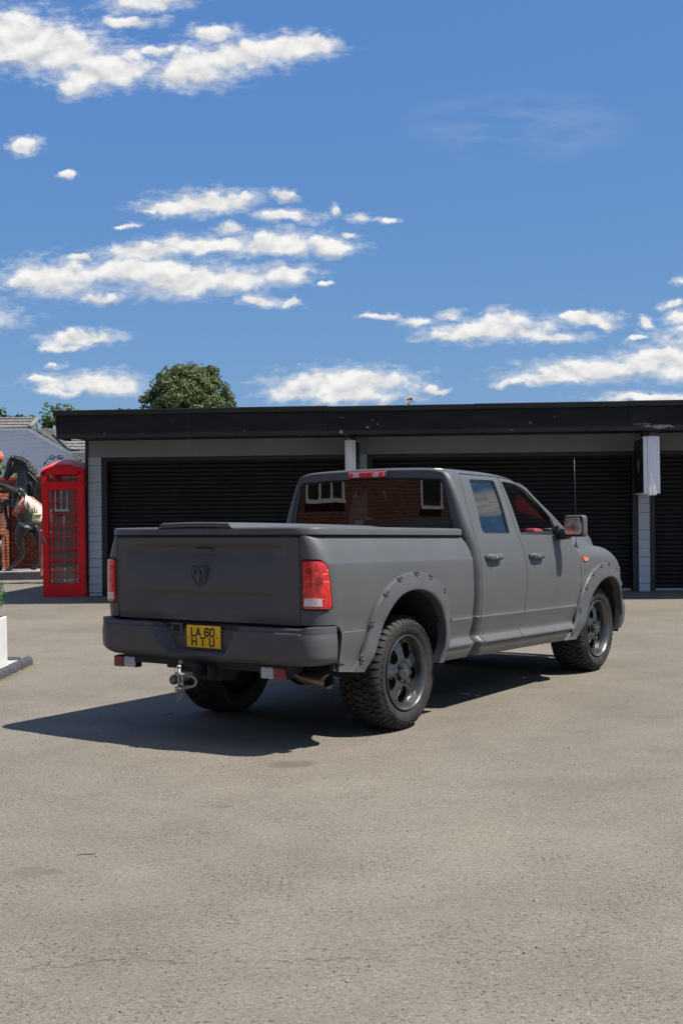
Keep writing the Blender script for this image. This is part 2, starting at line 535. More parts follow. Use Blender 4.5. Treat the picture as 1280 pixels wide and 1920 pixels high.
def fascia_material():
    k = NT('fascia_black')
    co = k.coord()
    n = k.noise(k.scale(co, (0.8, 1, 3)), 2.0, 6, 0.65)
    colr = k.mix(k.mr(n, 0.35, 0.75), (0.0125, 0.0125, 0.012), (0.024, 0.024, 0.023))
    sp = k.N.new('ShaderNodeSeparateXYZ')
    k.L.new(co, sp.inputs[0])
    wob = k.noise(k.scale(co, (6, 6, 16)), 2.0, 6, 0.72)
    # paint knocked off in places
    for (cx, cz, rx, rz, c) in [(5.25, 2.92, .30, .045, .55), (5.0, 2.96, .22, .02, .3), (.55, 2.98, .045, .03, .75), (.72, 3.02, .03, .02, .6), (.64, 3.09, .05, .02, .4), (.13, 3.14, .02, .015, .5),
                                (.12, 2.91, .035, .06, .5), (3.2, 3.00, .03, .025, .5), (3.6, 3.10, .02, .02, .35), (2.9, 2.90, .05, .012, .3), (-3.9, 2.93, .025, .02, .35), (-1.5, 2.95, .02, .02, .3), (-2.7, 3.12, .018, .015, .3)]:
        dx = k.math('DIVIDE', k.math('SUBTRACT', sp.outputs[0], cx), rx)
        dz = k.math('DIVIDE', k.math('SUBTRACT', sp.outputs[2], cz), rz)
        dd = k.math('ADD', k.math('ADD', k.math('MULTIPLY', dx, dx), k.math('MULTIPLY', dz, dz)), k.mr(wob, 0.25, 0.75, -0.9, 1.3))
        colr = k.mix(k.mr(dd, 0.75, 0.45, 0, c), colr, (0.34, 0.33, 0.29))
    k.base(colr)
    k.rough(0.7)
    k.b.inputs['Specular IOR Level'].default_value = 0.2
    k.bump(k.noise(k.scale(co, (4, 4, 20)), 5, 5), 0.15, 0.004)
    MATS['fascia'] = k.m


def brick_material(name, cols, scale=1.0):
    k = NT(name)
    r = k.geo('Random Per Island')
    oi = k.N.new('ShaderNodeObjectInfo').outputs['Random']
    f = k.math('FRACT', k.math('ADD', r, oi))
    c = k.ramp(f, [(i / (len(cols) - 1), x) for i, x in enumerate(cols)])
    n = k.noise(k.geo('Position'), 18, 5, 0.65)
    c = k.mix(1.0, c, k.mr(n, 0.3, 0.7, 0.75, 1.2), 'MULTIPLY')
    k.base(c)
    k.rough(0.85)
    k.bump(n, 0.3, 0.006)
    MATS[name] = k.m


def leaf_material(name, cols, trans=0.25):
    k = NT(name)
    f = k.geo('Random Per Island')
    c = k.ramp(f, [(i / (len(cols) - 1), x) for i, x in enumerate(cols)])
    n = k.noise(k.geo('Position'), 0.9, 3)
    c = k.mix(1.0, c, k.mr(n, 0.35, 0.65, 0.72, 1.25), 'MULTIPLY')
    k.base(c)
    k.rough(0.62)
    k.b.inputs['Specular IOR Level'].default_value = 0.3
    tr = k.N.new('ShaderNodeBsdfTranslucent')
    k.L.new(c, tr.inputs[0])
    mx = k.N.new('ShaderNodeMixShader')
    mx.inputs[0].default_value = trans
    k.L.new(k.b.outputs[0], mx.inputs[1])
    k.L.new(tr.outputs[0], mx.inputs[2])
    k.L.new(mx.outputs[0], k.N['Material Output'].inputs[0])
    MATS[name] = k.m


def glass_material(name, tint, ior=1.5, rough=0.0, wav=0.0, dust_or_glare=0.0):
    k = NT(name)
    N, L = k.N, k.L
    tr = N.new('ShaderNodeBsdfTransparent')
    tr.inputs[0].default_value = (*tint, 1)
    gl = N.new('ShaderNodeBsdfGlossy')
    gl.inputs['Roughness'].default_value = rough
    gl.inputs[0].default_value = (1, 1, 1, 1)
    lw = N.new('ShaderNodeLayerWeight')
    lw.inputs[0].default_value = 0.5
    f0 = ((ior - 1) / (ior + 1)) ** 2
    fres = k.math('ADD', f0, k.math('MULTIPLY', k.math('POWER', lw.outputs['Facing'], 5.0), 1 - f0))
    if wav:
        b = N.new('ShaderNodeBump')
        b.inputs['Strength'].default_value = wav
        b.inputs['Distance'].default_value = 0.02
        L.new(k.noise(k.coord(), 2.0, 2), b.inputs['Height'])
        L.new(b.outputs[0], gl.inputs['Normal'])
    mx = N.new('ShaderNodeMixShader')
    L.new(fres, mx.inputs[0])
    L.new(tr.outputs[0], mx.inputs[1])
    L.new(gl.outputs[0], mx.inputs[2])
    last = mx.outputs[0]
    if dust_or_glare:  # pale diffuse share standing in for brightness reflected by the pane
        df = N.new('ShaderNodeBsdfDiffuse')
        df.inputs[0].default_value = (0.55, 0.54, 0.52, 1)
        m2 = N.new('ShaderNodeMixShader')
        L.new(k.mr(k.noise(k.coord(), 3.0, 5, 0.65), 0.3, 0.7, dust_or_glare * .5, dust_or_glare * 1.5), m2.inputs[0])
        L.new(last, m2.inputs[1])
        L.new(df.outputs[0], m2.inputs[2])
        last = m2.outputs[0]
    L.new(last, N['Material Output'].inputs[0])
    MATS[name] = k.m


def tail_lens():
    k = NT('tail_lens_red')
    co = k.coord()
    n = k.noise(k.scale(co, (30, 30, 9)), 1.0, 4, 0.7, 1.2)
    b = k.vor(k.scale(co, (22, 22, 16)), 1.0, 'F1', 'Distance')
    c = k.ramp(n, [(0.25, (0.22, 0.003, 0.005)), (0.42, (0.52, 0.008, 0.012)), (0.58, (0.78, 0.022, 0.022)), (0.72, (0.88, 0.10, 0.08))])
    c = k.mix(k.mr(b, 0.1, 0.5, 0.40, 0.0), c, (0.26, 0.004, 0.007))
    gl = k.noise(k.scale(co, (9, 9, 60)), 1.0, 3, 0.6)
    c = k.mix(k.mr(gl, 0.62, 0.70, 0, 0.75), c, (0.95, 0.26, 0.20))  # short bright streaks: glints painted into the lens colour
    k.base(c)
    k.rough(0.12)
    k.b.inputs['Coat Weight'].default_value = 1.0
    k.b.inputs['Coat Roughness'].default_value = 0.03
    k.b.inputs['Subsurface Weight'].default_value = 0.0
    wv = k.N.new('ShaderNodeTexWave')
    wv.inputs['Scale'].default_value = 28
    k.L.new(k.scale(co, (1, 1, 1)), wv.inputs[0])
    MATS['tail_lens'] = k.m
    k = NT('reverse_lens')
    co = k.coord()
    wv = k.N.new('ShaderNodeTexWave')
    wv.bands_direction = 'Z'
    wv.inputs['Scale'].default_value = 42
    k.L.new(co, wv.inputs[0])
    n = k.noise(k.scale(co, (25, 25, 25)), 1.0, 3)
    c = k.mix(k.mr(wv.outputs[1], 0.2, 0.8), (0.42, 0.40, 0.41), (0.72, 0.71, 0.72))
    c = k.mix(k.mr(n, 0.45, 0.7, 0, 0.6), c, (0.33, 0.33, 0.36))
    k.base(c)
    k.rough(0.15)
    k.b.inputs['Coat Weight'].default_value = 1.0
    MATS['reverse_lens'] = k.m


def tyre_material():
    k = NT('tyre_rubber')
    co = k.coord()
    n = k.noise(co, 6, 6, 0.65)
    c = k.mix(k.mr(n, 0.35, 0.7), (0.011, 0.0108, 0.0105), (0.040, 0.036, 0.031))
    k.base(c)
    k.rough(0.72)
    k.b.inputs['Specular IOR Level'].default_value = 0.35
    k.bump(k.noise(co, 160, 3), 0.15, 0.003)
    MATS['tyre'] = k.m


def far_brick():
    k = NT('far_brickwork')
    co = k.coord()
    br = k.N.new('ShaderNodeTexBrick')
    br.inputs['Scale'].default_value = 1.0
    br.inputs['Brick Width'].default_value = 0.225
    br.inputs['Row Height'].default_value = 0.075
    br.inputs['Mortar Size'].default_value = 0.006
    br.inputs['Color1'].default_value = (0.19, 0.052, 0.034, 1)
    br.inputs['Color2'].default_value = (0.125, 0.038, 0.028, 1)
    br.inputs['Mortar'].default_value = (0.20, 0.16, 0.13, 1)
    mp = k.N.new('ShaderNodeMapping')
    mp.inputs['Rotation'].default_value = (R(90), 0, R(90))
    cx = k.N.new('ShaderNodeSeparateXYZ')
    k.L.new(co, cx.inputs[0])
    cb = k.N.new('ShaderNodeCombineXYZ')
    k.L.new(k.math('ADD', cx.outputs[0], cx.outputs[1]), cb.inputs[0])
    k.L.new(cx.outputs[2], cb.inputs[1])
    k.L.new(cb.outputs[0], br.inputs[0])
    k.base(br.outputs[0])
    k.rough(0.85)
    k.bump(br.outputs[1], -0.4, 0.01)
    MATS['far_brick'] = k.m


fascia_material()
brick_material('brick_red', [(0.16, 0.045, 0.026), (0.24, 0.075, 0.035), (0.30, 0.10, 0.045), (0.13, 0.04, 0.03), (0.22, 0.09, 0.05)])
brick_material('roof_tile', [(0.15, 0.138, 0.125), (0.185, 0.172, 0.155), (0.125, 0.117, 0.108), (0.17, 0.155, 0.14)])
leaf_material('leaf_evergreen', [(0.0450, 0.0690, 0.0203), (0.0849, 0.1200, 0.0346), (0.1498, 0.1912, 0.0763), (0.0998, 0.1055, 0.0386), (0.1897, 0.2168, 0.1120)], 0.25)
leaf_material('leaf_bright', [(0.0468, 0.0897, 0.0140), (0.0780, 0.1365, 0.0203), (0.1248, 0.1872, 0.0390), (0.0624, 0.1053, 0.0195)], 0.4)
leaf_material('leaf_box', [(0.030, 0.090, 0.030), (0.055, 0.140, 0.050), (0.085, 0.190, 0.080)], 0.3)
glass_material('glass_tint', (0.085, 0.090, 0.092), 2.1, 0.0, 0.05)
glass_material('glass_rear', (0.10, 0.10, 0.10), 1.62, 0.0, 0.03)
glass_material('glass_clear', (0.82, 0.84, 0.83), 1.25)
glass_material('glass_screen', (0.80, 0.82, 0.81), 1.2)
glass_material('glass_glare', (0.72, 0.73, 0.73), 1.6, dust_or_glare=0.07)  # panes paled by colour in place of bright reflections
tail_lens()
tyre_material()
far_brick()


# ------------------------------------------------------------------ mesh helpers
def link(o, parent=None):
    COL.objects.link(o)
    if parent is not None:
        o.parent = parent
    return o


def tag(o, label=None, cat=None, group=None, kind=None):
    for k, v in (('label', label), ('category', cat), ('group', group), ('kind', kind)):
        if v:
            o[k] = v
    return o


def thing(name, label, cat, loc=(0, 0, 0), rotz=0.0, group=None):
    o = bpy.data.objects.new(name, None)
    o.empty_display_size = 0.2
    o.location = loc
    o.rotation_euler = (0, 0, rotz)
    link(o)
    return tag(o, label, cat, group)


class MB:
    """collects shapes and links them as ONE mesh object"""
    def __init__(self):
        self.v, self.f, self.mi, self.sm = [], [], [], []

    def add(self, verts, faces, mi=0, smooth=False):
        b = len(self.v)
        self.v += [tuple(p) for p in verts]
        for q in faces:
            self.f.append(tuple(i + b for i in q))
            self.mi.append(mi)
            self.sm.append(smooth)
        return self

    def box(self, c, s, rot=None, mi=0):
        hx, hy, hz = s[0] / 2, s[1] / 2, s[2] / 2
        vs = [Vector((x * hx, y * hy, z * hz)) for x in (-1, 1) for y in (-1, 1) for z in (-1, 1)]
        if rot is not None:
            M = rot if isinstance(rot, Matrix) else Matrix.Rotation(rot, 3, 'Z')
            vs = [M @ p for p in vs]
        c = Vector(c)
        return self.add([p + c for p in vs], [(0, 1, 3, 2), (4, 6, 7, 5), (0, 4, 5, 1), (2, 3, 7, 6), (0, 2, 6, 4), (1, 5, 7, 3)], mi)

    def rbox(self, c, s, bev=0.01, rot=None, mi=0, seg=2):
        bm = bmesh.new()
        bmesh.ops.create_cube(bm, size=1.0)
        for p in bm.verts:
            p.co = Vector((p.co.x * s[0], p.co.y * s[1], p.co.z * s[2]))
        bmesh.ops.bevel(bm, geom=list(bm.edges), offset=bev, segments=seg, affect='EDGES', profile=0.6)
        M = None
        if rot is not None:
            M = rot if isinstance(rot, Matrix) else Matrix.Rotation(rot, 3, 'Z')
        bm.verts.index_update()
        vs = [((M @ p.co) if M else p.co) + Vector(c) for p in bm.verts]
        self.add(vs, [[q.index for q in fc.verts] for fc in bm.faces], mi, False)
        bm.free()
        return self

    def tube(self, pts, rad, n=10, caps=True, mi=0, smooth=True, squash=None):
        pts = [Vector(p) for p in pts]
        rr = rad if isinstance(rad, (list, tuple)) else [rad] * len(pts)
        rings = []
        up = Vector((0, 0, 1))
        prev = None
        for i, p in enumerate(pts):
            t = (pts[min(i + 1, len(pts) - 1)] - pts[max(i - 1, 0)])
            if t.length < 1e-9:
                t = Vector((0, 0, 1))
            t.normalize()
            a = prev if prev is not None else (up if abs(t.z) < 0.9 else Vector((1, 0, 0)))
            a = a - t * a.dot(t)
            if a.length < 1e-6:
                a = Vector((1, 0, 0)) - t * t.x
            a.normalize()
            prev = a
            b = t.cross(a)
            sq = squash or (1, 1)
            rings.append([p + (a * math.cos(2 * math.pi * j / n) * sq[0] + b * math.sin(2 * math.pi * j / n) * sq[1]) * rr[i] for j in range(n)])
        vs = [q for r_ in rings for q in r_]
        fs = []
        for i in range(len(pts) - 1):
            for j in range(n):
                k = (j + 1) % n
                fs.append((i * n + j, i * n + k, (i + 1) * n + k, (i + 1) * n + j))
        if caps:
            fs.append(tuple(range(n - 1, -1, -1)))
            fs.append(tuple((len(pts) - 1) * n + j for j in range(n)))
        return self.add(vs, fs, mi, smooth)

    def lathe(self, prof, n=32, axis='Z', c=(0, 0, 0), mi=0, smooth=True, close=False):
        """prof: (radius, height) pairs"""
        vs, fs = [], []
        for (r_, h_) in prof:
            for j in range(n):
                a = 2 * math.pi * j / n
                x, y = r_ * math.cos(a), r_ * math.sin(a)
                p = {'Z': (x, y, h_), 'Y': (x, h_, y), 'X': (h_, x, y)}[axis]
                vs.append((p[0] + c[0], p[1] + c[1], p[2] + c[2]))
        for i in range(len(prof) - 1):
            for j in range(n):
                k = (j + 1) % n
                fs.append((i * n + j, i * n + k, (i + 1) * n + k, (i + 1) * n + j))
        if close:
            fs.append(tuple(range(n)))
            fs.append(tuple((len(prof) - 1) * n + j for j in range(n)))
        return self.add(vs, fs, mi, smooth)

    def ball(self, c, r, n=16, m_=10, sq=(1, 1, 1), mi=0, rot=None):
        vs, fs = [], []
        for i in range(m_ + 1):
            t = math.pi * i / m_
            for j in range(n):
                a = 2 * math.pi * j / n
                p = Vector((math.sin(t) * math.cos(a) * r * sq[0], math.sin(t) * math.sin(a) * r * sq[1], math.cos(t) * r * sq[2]))
                if rot is not None:
                    p = rot @ p
                vs.append(p + Vector(c))
        for i in range(m_):
            for j in range(n):
                k = (j + 1) % n
                fs.append((i * n + j, (i + 1) * n + j, (i + 1) * n + k, i * n + k))
        return self.add(vs, fs, mi, True)

    def prism(self, poly, d, org=(0, 0, 0), ax=((1, 0, 0), (0, 0, 1)), mi=0):
        """poly in the plane of the two axes, extruded by vector d"""
        a, b = Vector(ax[0]), Vector(ax[1])
        o = Vector(org)
        d = Vector(d)
        p0 = [o + a * x + b * y for x, y in poly]
        n = len(poly)
        fs = [tuple(range(n)), tuple(range(2 * n - 1, n - 1, -1))]
        fs += [(i, (i + 1) % n, n + (i + 1) % n, n + i) for i in range(n)]
        return self.add(p0 + [p + d for p in p0], fs, mi)

    def grid(self, P, mi=0, smooth=True, close_u=False):
        """P[i][j] points"""
        nu, nv = len(P), len(P[0])
        vs = [q for r_ in P for q in r_]
        fs = []
        for i in range(nu - (0 if close_u else 1)):
            for j in range(nv - 1):
                k = (i + 1) % nu
                fs.append((i * nv + j, k * nv + j, k * nv + j + 1, i * nv + j + 1))
        return self.add(vs, fs, mi, smooth)

    def mesh(self, name, mats):
        me = bpy.data.meshes.new(name)
        me.from_pydata(self.v, [], self.f)
        for m_ in (mats if isinstance(mats, (list, tuple)) else [mats]):
            me.materials.append(MATS[m_] if isinstance(m_, str) else m_)
        me.polygons.foreach_set('material_index', self.mi)
        me.polygons.foreach_set('use_smooth', self.sm)
        me.update()
        return me

    def build(self, name, mats, parent=None, loc=None, smooth_angle=None):
        me = self.mesh(name, mats)
        bm = bmesh.new()
        bm.from_mesh(me)
        bmesh.ops.recalc_face_normals(bm, faces=bm.faces)
        bm.to_mesh(me)
        bm.free()
        if smooth_angle:
            me.polygons.foreach_set('use_smooth', [True] * len(me.polygons))
            me.set_sharp_from_angle(angle=R(smooth_angle))
        o = bpy.data.objects.new(name, me)
        if loc is not None:
            o.location = loc
        return link(o, parent)


def pchip(xs, ys):
    xs, ys = np.asarray(xs, float), np.asarray(ys, float)
    h = np.diff(xs)
    d = np.diff(ys) / h
    m_ = np.zeros_like(xs)
    m_[0], m_[-1] = d[0], d[-1]
    for i in range(1, len(xs) - 1):
        if d[i - 1] * d[i] > 0:
            w1, w2 = 2 * h[i] + h[i - 1], h[i] + 2 * h[i - 1]
            m_[i] = (w1 + w2) / (w1 / d[i - 1] + w2 / d[i])

    def f(x):
        x = min(max(x, xs[0]), xs[-1])
        i = min(max(int(np.searchsorted(xs, x) - 1), 0), len(xs) - 2)
        t = (x - xs[i]) / h[i]
        return ((1 + 2 * t) * (1 - t) ** 2 * ys[i] + t * (1 - t) ** 2 * h[i] * m_[i] + t * t * (3 - 2 * t) * ys[i + 1] + t * t * (t - 1) * h[i] * m_[i + 1])
    return f


def sst(x, a, b):
    t = min(1, max(0, (x - a) / (b - a)))
    return t * t * (3 - 2 * t)


def resample(poly, step, closed=True):
    out = []
    n = len(poly)
    for i in range(n if closed else n - 1):
        a, b = Vector(poly[i]), Vector(poly[(i + 1) % n])
        k = max(1, int(math.ceil((b - a).length / step)))
        for j in range(k):
            out.append(tuple(a + (b - a) * j / k))
    if not closed:
        out.append(tuple(poly[-1]))
    return out


def rounded(poly, r):
    """round the corners of a closed polygon; r a number or one per corner"""
    out = []
    n = len(poly)
    rr = r if isinstance(r, (list, tuple)) else [r] * n
    for i in range(n):
        p0, p, p1 = Vector(poly[i - 1]), Vector(poly[i]), Vector(poly[(i + 1) % n])
        d0, d1 = (p0 - p), (p1 - p)
        q = min(rr[i], d0.length * 0.45, d1.length * 0.45)
        if q < 1e-4:
            out.append(tuple(p))
            continue
        a, b = p + d0.normalized() * q, p + d1.normalized() * q
        for k in range(6):
            t = k / 5
            out.append(tuple(a * (1 - t) ** 2 + p * 2 * t * (1 - t) + b * t * t))
    return out


def pip(x, y, poly):
    c = False
    n = len(poly)
    j = n - 1
    for i in range(n):
        xi, yi = poly[i]
        xj, yj = poly[j]
        if (yi > y) != (yj > y) and x < (xj - xi) * (y - yi) / (yj - yi) + xi:
            c = not c
        j = i
    return c


def panel_mesh(name, outline, surf, mats, holes=(), th=0.012, h=0.045, rows=None, mirror=False, step=0.028):
    """sheet-metal panel: an outline with holes on surface surf(u, v), its rim turned inwards by th"""
    loops = [resample(outline, step)] + [resample(q, step) for q in holes]
    pts, edges = [], []
    for lp in loops:
        b = len(pts)
        pts += lp
        edges += [(b + i, b + (i + 1) % len(lp)) for i in range(len(lp))]
    nb = len(pts)
    bp = np.array(pts)
    us, vs = [p[0] for p in outline], [p[1] for p in outline]
    vr = rows if rows is not None else list(np.arange(min(vs) + h / 2, max(vs), h))
    for v in vr:
        if not (min(vs) < v < max(vs)):
            continue
        for u in np.arange(min(us) + h / 2, max(us), h):
            if not pip(u, v, loops[0]) or any(pip(u, v, q) for q in loops[1:]):
                continue
            if np.min((bp[:, 0] - u) ** 2 + (bp[:, 1] - v) ** 2) < (0.010 if rows is not None else 0.4 * h) ** 2:
                continue
            pts.append((float(u), float(v)))
    r_ = delaunay_2d_cdt([Vector(p) for p in pts], edges, [], 0, 1e-6)
    v2, f2 = r_[0], r_[2]
    tris = []
    for t in f2:
        cx = sum(v2[i][0] for i in t) / len(t)
        cy = sum(v2[i][1] for i in t) / len(t)
        if pip(cx, cy, loops[0]) and not any(pip(cx, cy, q) for q in loops[1:]):
            tris.append(tuple(t))
    sg = -1.0 if mirror else 1.0
    P, Nn = [], []
    e = 2e-3

    def full(u, v):
        p = surf(u, v)
        return Vector((p[0], p[1] * sg, p[2]))

    for p in v2:
        u, v = p[0], p[1]
        P.append(full(u, v))
        du = full(u + e, v) - full(u - e, v)
        dv = full(u, v + e) - full(u, v - e)
        n = du.cross(dv) * sg
        Nn.append(n.normalized() if n.length > 1e-12 else Vector((0, 0, 1)))
    verts = list(P)
    faces, sm = [], []
    for t in tris:
        if len(t) == 3:
            n = (P[t[1]] - P[t[0]]).cross(P[t[2]] - P[t[0]])
            faces.append(t if n.dot(Nn[t[0]]) >= 0 else t[::-1])
            sm.append(True)
    if th:
        # the rim
        cnt = {}
        for t in faces:
            for i in range(3):
                a, b = t[i], t[(i + 1) % 3]
                cnt[(a, b)] = cnt.get((a, b), 0) + 1
        bnd = [(a, b) for (a, b) in cnt if (b, a) not in cnt]
        mp1, mp2 = {}, {}
        for a, b in bnd:
            for q in (a, b):
                if q not in mp1:
                    mp1[q] = len(verts)
                    verts.append(P[q])
                    mp2[q] = len(verts)
                    verts.append(P[q] - Nn[q] * th)
            faces.append((mp1[b], mp1[a], mp2[a], mp2[b]))
            sm.append(False)
    me = bpy.data.meshes.new(name)
    me.from_pydata([tuple(p) for p in verts], [], faces)
    for m_ in (mats if isinstance(mats, (list, tuple)) else [mats]):
        me.materials.append(MATS[m_])
    me.polygons.foreach_set('use_smooth', sm)
    me.update()
    ln = []
    for p in me.polygons:
        for li in p.loop_indices:
            vi = me.loops[li].vertex_index
            ln.append(tuple(Nn[vi]) if (p.use_smooth and vi < len(Nn)) else tuple(p.normal))
    me.normals_split_custom_set(ln)
    return me


def panel(name, outline, surf, mats, parent, **kw):
    o = bpy.data.objects.new(name, panel_mesh(name, outline, surf, mats, **kw))
    return link(o, parent)


# ------------------------------------------------------------------ ground
WALL_Y, WALL_YAW = 20.6, R(6.0)


def ground_z(x, y):
    # the yard rises a little on to the apron in front of the garages
    t = (WALL_Y - x * math.tan(WALL_YAW) - y) * math.cos(WALL_YAW)      # distance in front of the garage wall
    z = 0.02 * sst(-t, -9.0, -1.6)
    return z + 0.125 * sst(-t, -1.55, -0.15)


def build_ground():
    xs = sorted(set([-600, -200, -80, -40, -25, -16] + list(np.arange(-12, 12.1, 0.5)) + [16, 25, 40, 80, 200, 600]))
    ys = sorted(set([-600, -200, -80, -30, -10, -3] + list(np.arange(0, 16, 1.0)) + list(np.arange(16, 24, 0.12)) + list(np.arange(24, 34, 1.0)) + [40, 60, 100, 200, 600, 1500]))
    mb = MB()
    mb.grid([[(x, y, ground_z(x, y)) for y in ys] for x in xs])
    o = mb.build('ground', 'asphalt')
    tag(o, 'sun-bleached grey tarmac yard', kind='structure')


build_ground()

# ------------------------------------------------------------------ pickup truck
TR_A = R(34.528)
KS = 0.0264                      # the body sits nose-down on its springs
truck = thing('pickup_truck', 'matte grey four-door pickup truck parked on the tarmac, seen from behind', 'pickup truck',
              (-0.3116, 8.9237, 0), R(90) - TR_A)

ZC = [.40, .452, .51, .536, .544, .558, .582, .612, .672, .745, .754, .762, .772, .82, .91, 1.01, 1.09, 1.16, 1.23, 1.31, 1.37, 1.405, 1.42, 1.555, 1.70, 1.80, 1.86, 1.90, 1.925, 1.94]
WCv = [.92, .950, .977, .984, .993, .997, .980, .955, .966, .983, .985, .978, .978, .982, .990, .995, .995, .991, .980, .962, .944, .932, .927, .882, .828, .785, .755, .722, .67, .60]
WC = pchip(ZC, WCv)
ZB = [.40, .452, .51, .536, .544, .558, .582, .612, .672, .745, .754, .762, .772, .82, .91, 1.01, 1.09, 1.16, 1.205, 1.225, 1.27, 1.31, 1.345, 1.37, 1.392]
WBv = [.92, .950, .977, .984, .993, .997, .980, .955, .966, .983, .985, .978, .978, .984, .994, 1.0, 1.0, .998, .994, .986, .967, .948, .928, .912, .890]
WB = pchip(ZB, WBv)
ROWS = [.47, .49, .51, .525, .536, .544, .551, .558, .570, .582, .597, .612, .632, .652, .672, .70, .725, .742, .748, .754, .758, .762, .768, .775, .80, .84, .88, .92, .96, 1.0, 1.04, 1.08, 1.12, 1.16, 1.19, 1.205, 1.215, 1.225, 1.25, 1.28, 1.31, 1.335, 1.36, 1.38, 1.405, 1.43, 1.47, 1.51, 1.555, 1.60, 1.65, 1.70, 1.75, 1.80, 1.83, 1.86, 1.88]


def tilt(x, y, z):
    return (x, y, z - KS * x)


BXC, BXR, BYI, BS = -0.93, -1.117, 0.818, 0.28


def S_bed(u, v):
    w = WB(v)
    if v < .80:                       # behind the wheel the side runs down without the sill's shelf
        k_ = sst(-u, .20, .50)
        w += k_ * ((WB(.80) if v > .758 else WB(.80) + .005 - .030 * sst(.758 - v, 0, .26)) - w)
    if u >= BXC:
        return tilt(u, -w, v)
    th = min((BXC - u) / BS, 1.0) * math.pi / 2
    e = 2 / 2.5
    x = BXC + (BXR - BXC) * max(math.sin(th), 0) ** e
    y = BYI + (w - BYI) * max(math.cos(th), 0) ** e
    return tilt(x, -y, v)


CXC = 1.035


def cabr(v):
    return .095 - .045 * sst(v, 1.45, 1.90) + .085 * (1 - sst(v, 1.22, 1.46))


def S_cab(u, v):
    w = WC(v)
    if u >= CXC:
        return tilt(u, -w, v)
    th = min((CXC - u) / 0.14, 1.0) * math.pi / 2
    e = 2 / (2.3 - .5 * (1 - sst(v, 1.25, 1.50)))
    return tilt(CXC - 0.080 * max(math.sin(th), 0) ** e, -(w - cabr(v) * (1 - max(math.cos(th), 0) ** e)), v)


def arch(cx, a, zt, z0, n=40, x0=None):
    """arch line from its rear foot over the top to its front foot; the sides drop straight below z0"""
    out = []
    for i in range(n + 1):
        p = math.pi * i / n
        e = 2 / 2.25
        c, s = math.cos(p), math.sin(p)
        out.append((cx - a * math.copysign(abs(c) ** e, c), z0 + (zt - z0) * abs(s) ** e))
    return out


RAX, FAX = -0.115, 3.545


def smooth_line(pts, n):
    """n + 1 points evenly along a smooth curve through pts"""
    pts = [Vector(p) for p in pts]
    fine = []
    for i in range(len(pts) - 1):
        p0, p1, p2, p3 = pts[max(i - 1, 0)], pts[i], pts[i + 1], pts[min(i + 2, len(pts) - 1)]
        for k in range(12):
            t = k / 12
            fine.append(0.5 * ((2 * p1) + (p2 - p0) * t + (2 * p0 - 5 * p1 + 4 * p2 - p3) * t * t + (3 * p1 - p0 - 3 * p2 + p3) * t ** 3))
    fine.append(pts[-1])
    for _ in range(6):
        fine = [fine[0]] + [(fine[i - 1] + fine[i] * 2 + fine[i + 1]) / 4 for i in range(1, len(fine) - 1)] + [fine[-1]]
    d = [0]
    for a, b in zip(fine, fine[1:]):
        d.append(d[-1] + (b - a).length)
    out = []
    for k in range(n + 1):
        t = d[-1] * k / n
        i = min(max(int(np.searchsorted(d, t)) - 1, 0), len(fine) - 2)
        f = (t - d[i]) / max(d[i + 1] - d[i], 1e-9)
        out.append(fine[i].lerp(fine[i + 1], f))
    return out


FL_R = ([(-.80, .492), (-.690, .590), (-.628, .712), (-.578, .834), (-.512, .935), (-.40, 1.030), (-.28, 1.092), (-.14, 1.127), (0, 1.134), (.118, 1.122), (.25, 1.084), (.36, 1.022), (.435, .935), (.488, .843), (.502, .733), (.486, .585), (.452, .452)],
        [(-.665, .480), (-.583, .58), (-.490, .744), (-.390, .875), (-.275, .961), (-.155, .998), (-.026, 1.006), (.124, .981), (.263, .91), (.356, .81), (.395, .690), (.378, .57), (.345, .452)])
FL_F = ([(2.655, .452), (2.80, .567), (2.885, .702), (2.958, .855), (3.077, .994), (3.25, 1.090), (3.46, 1.135), (3.70, 1.118), (3.90, 1.035), (4.04, .90), (4.10, .76), (4.12, .66)],
        [(2.845, .452), (3.0, .60), (3.108, .792), (3.258, .918), (3.425, .984), (3.61, 1.0), (3.78, .945), (3.92, .83), (3.99, .70), (4.01, .62)])



def both(name, outline, surf, mats, **kw):
    """a panel and its mirror image on the far side"""
    a = panel(name, outline, surf, mats, truck, **kw)
    b = panel(name, outline, surf, mats, truck, mirror=True, **kw)
    return a, b


def mirrored(o, parent=None):
    """the far-side copy of a truck part (y reversed)"""
    me = o.data.copy()
    bm = bmesh.new()
    bm.from_mesh(me)
    for p in bm.verts:
        p.co.y = -p.co.y
    bmesh.ops.reverse_faces(bm, faces=bm.faces)
    bm.to_mesh(me)
    bm.free()
    c = bpy.data.objects.new(o.name.split('.')[0], me)
    c.location = (o.location.x, -o.location.y, o.location.z)
    return link(c, parent if parent is not None else o.parent)


# bed sides, with the opening for the tail lamp
archR = [tuple(a.lerp(b, .42)) for a, b in zip(smooth_line(FL_R[0], 40), smooth_line(FL_R[1], 40))]
TL = rounded([(-1.205, 1.236), (-1.02, 1.236), (-0.985, .905), (-1.205, .905)], [.012, .075, .03, .012])
bed_out = [(-1.21, 1.388), (-1.21, .812), (-.955, .812), (-.915, .79), (-.900, .755), (-.898, .500)]
bed_out += [p for p in archR]
bed_out += [(.43, .452), (.835, .455), (.882, .563), (.876, .60), (.892, .70), (.897, .80), (.895, .92), (.886, 1.07), (.884, 1.19), (.893, 1.28), (.887, 1.335), (.865, 1.37), (.835, 1.388)]
bedR, bedL = both('bed_side', bed_out, S_bed, 'paint', holes=[TL], rows=ROWS, h=.05, th=.02)


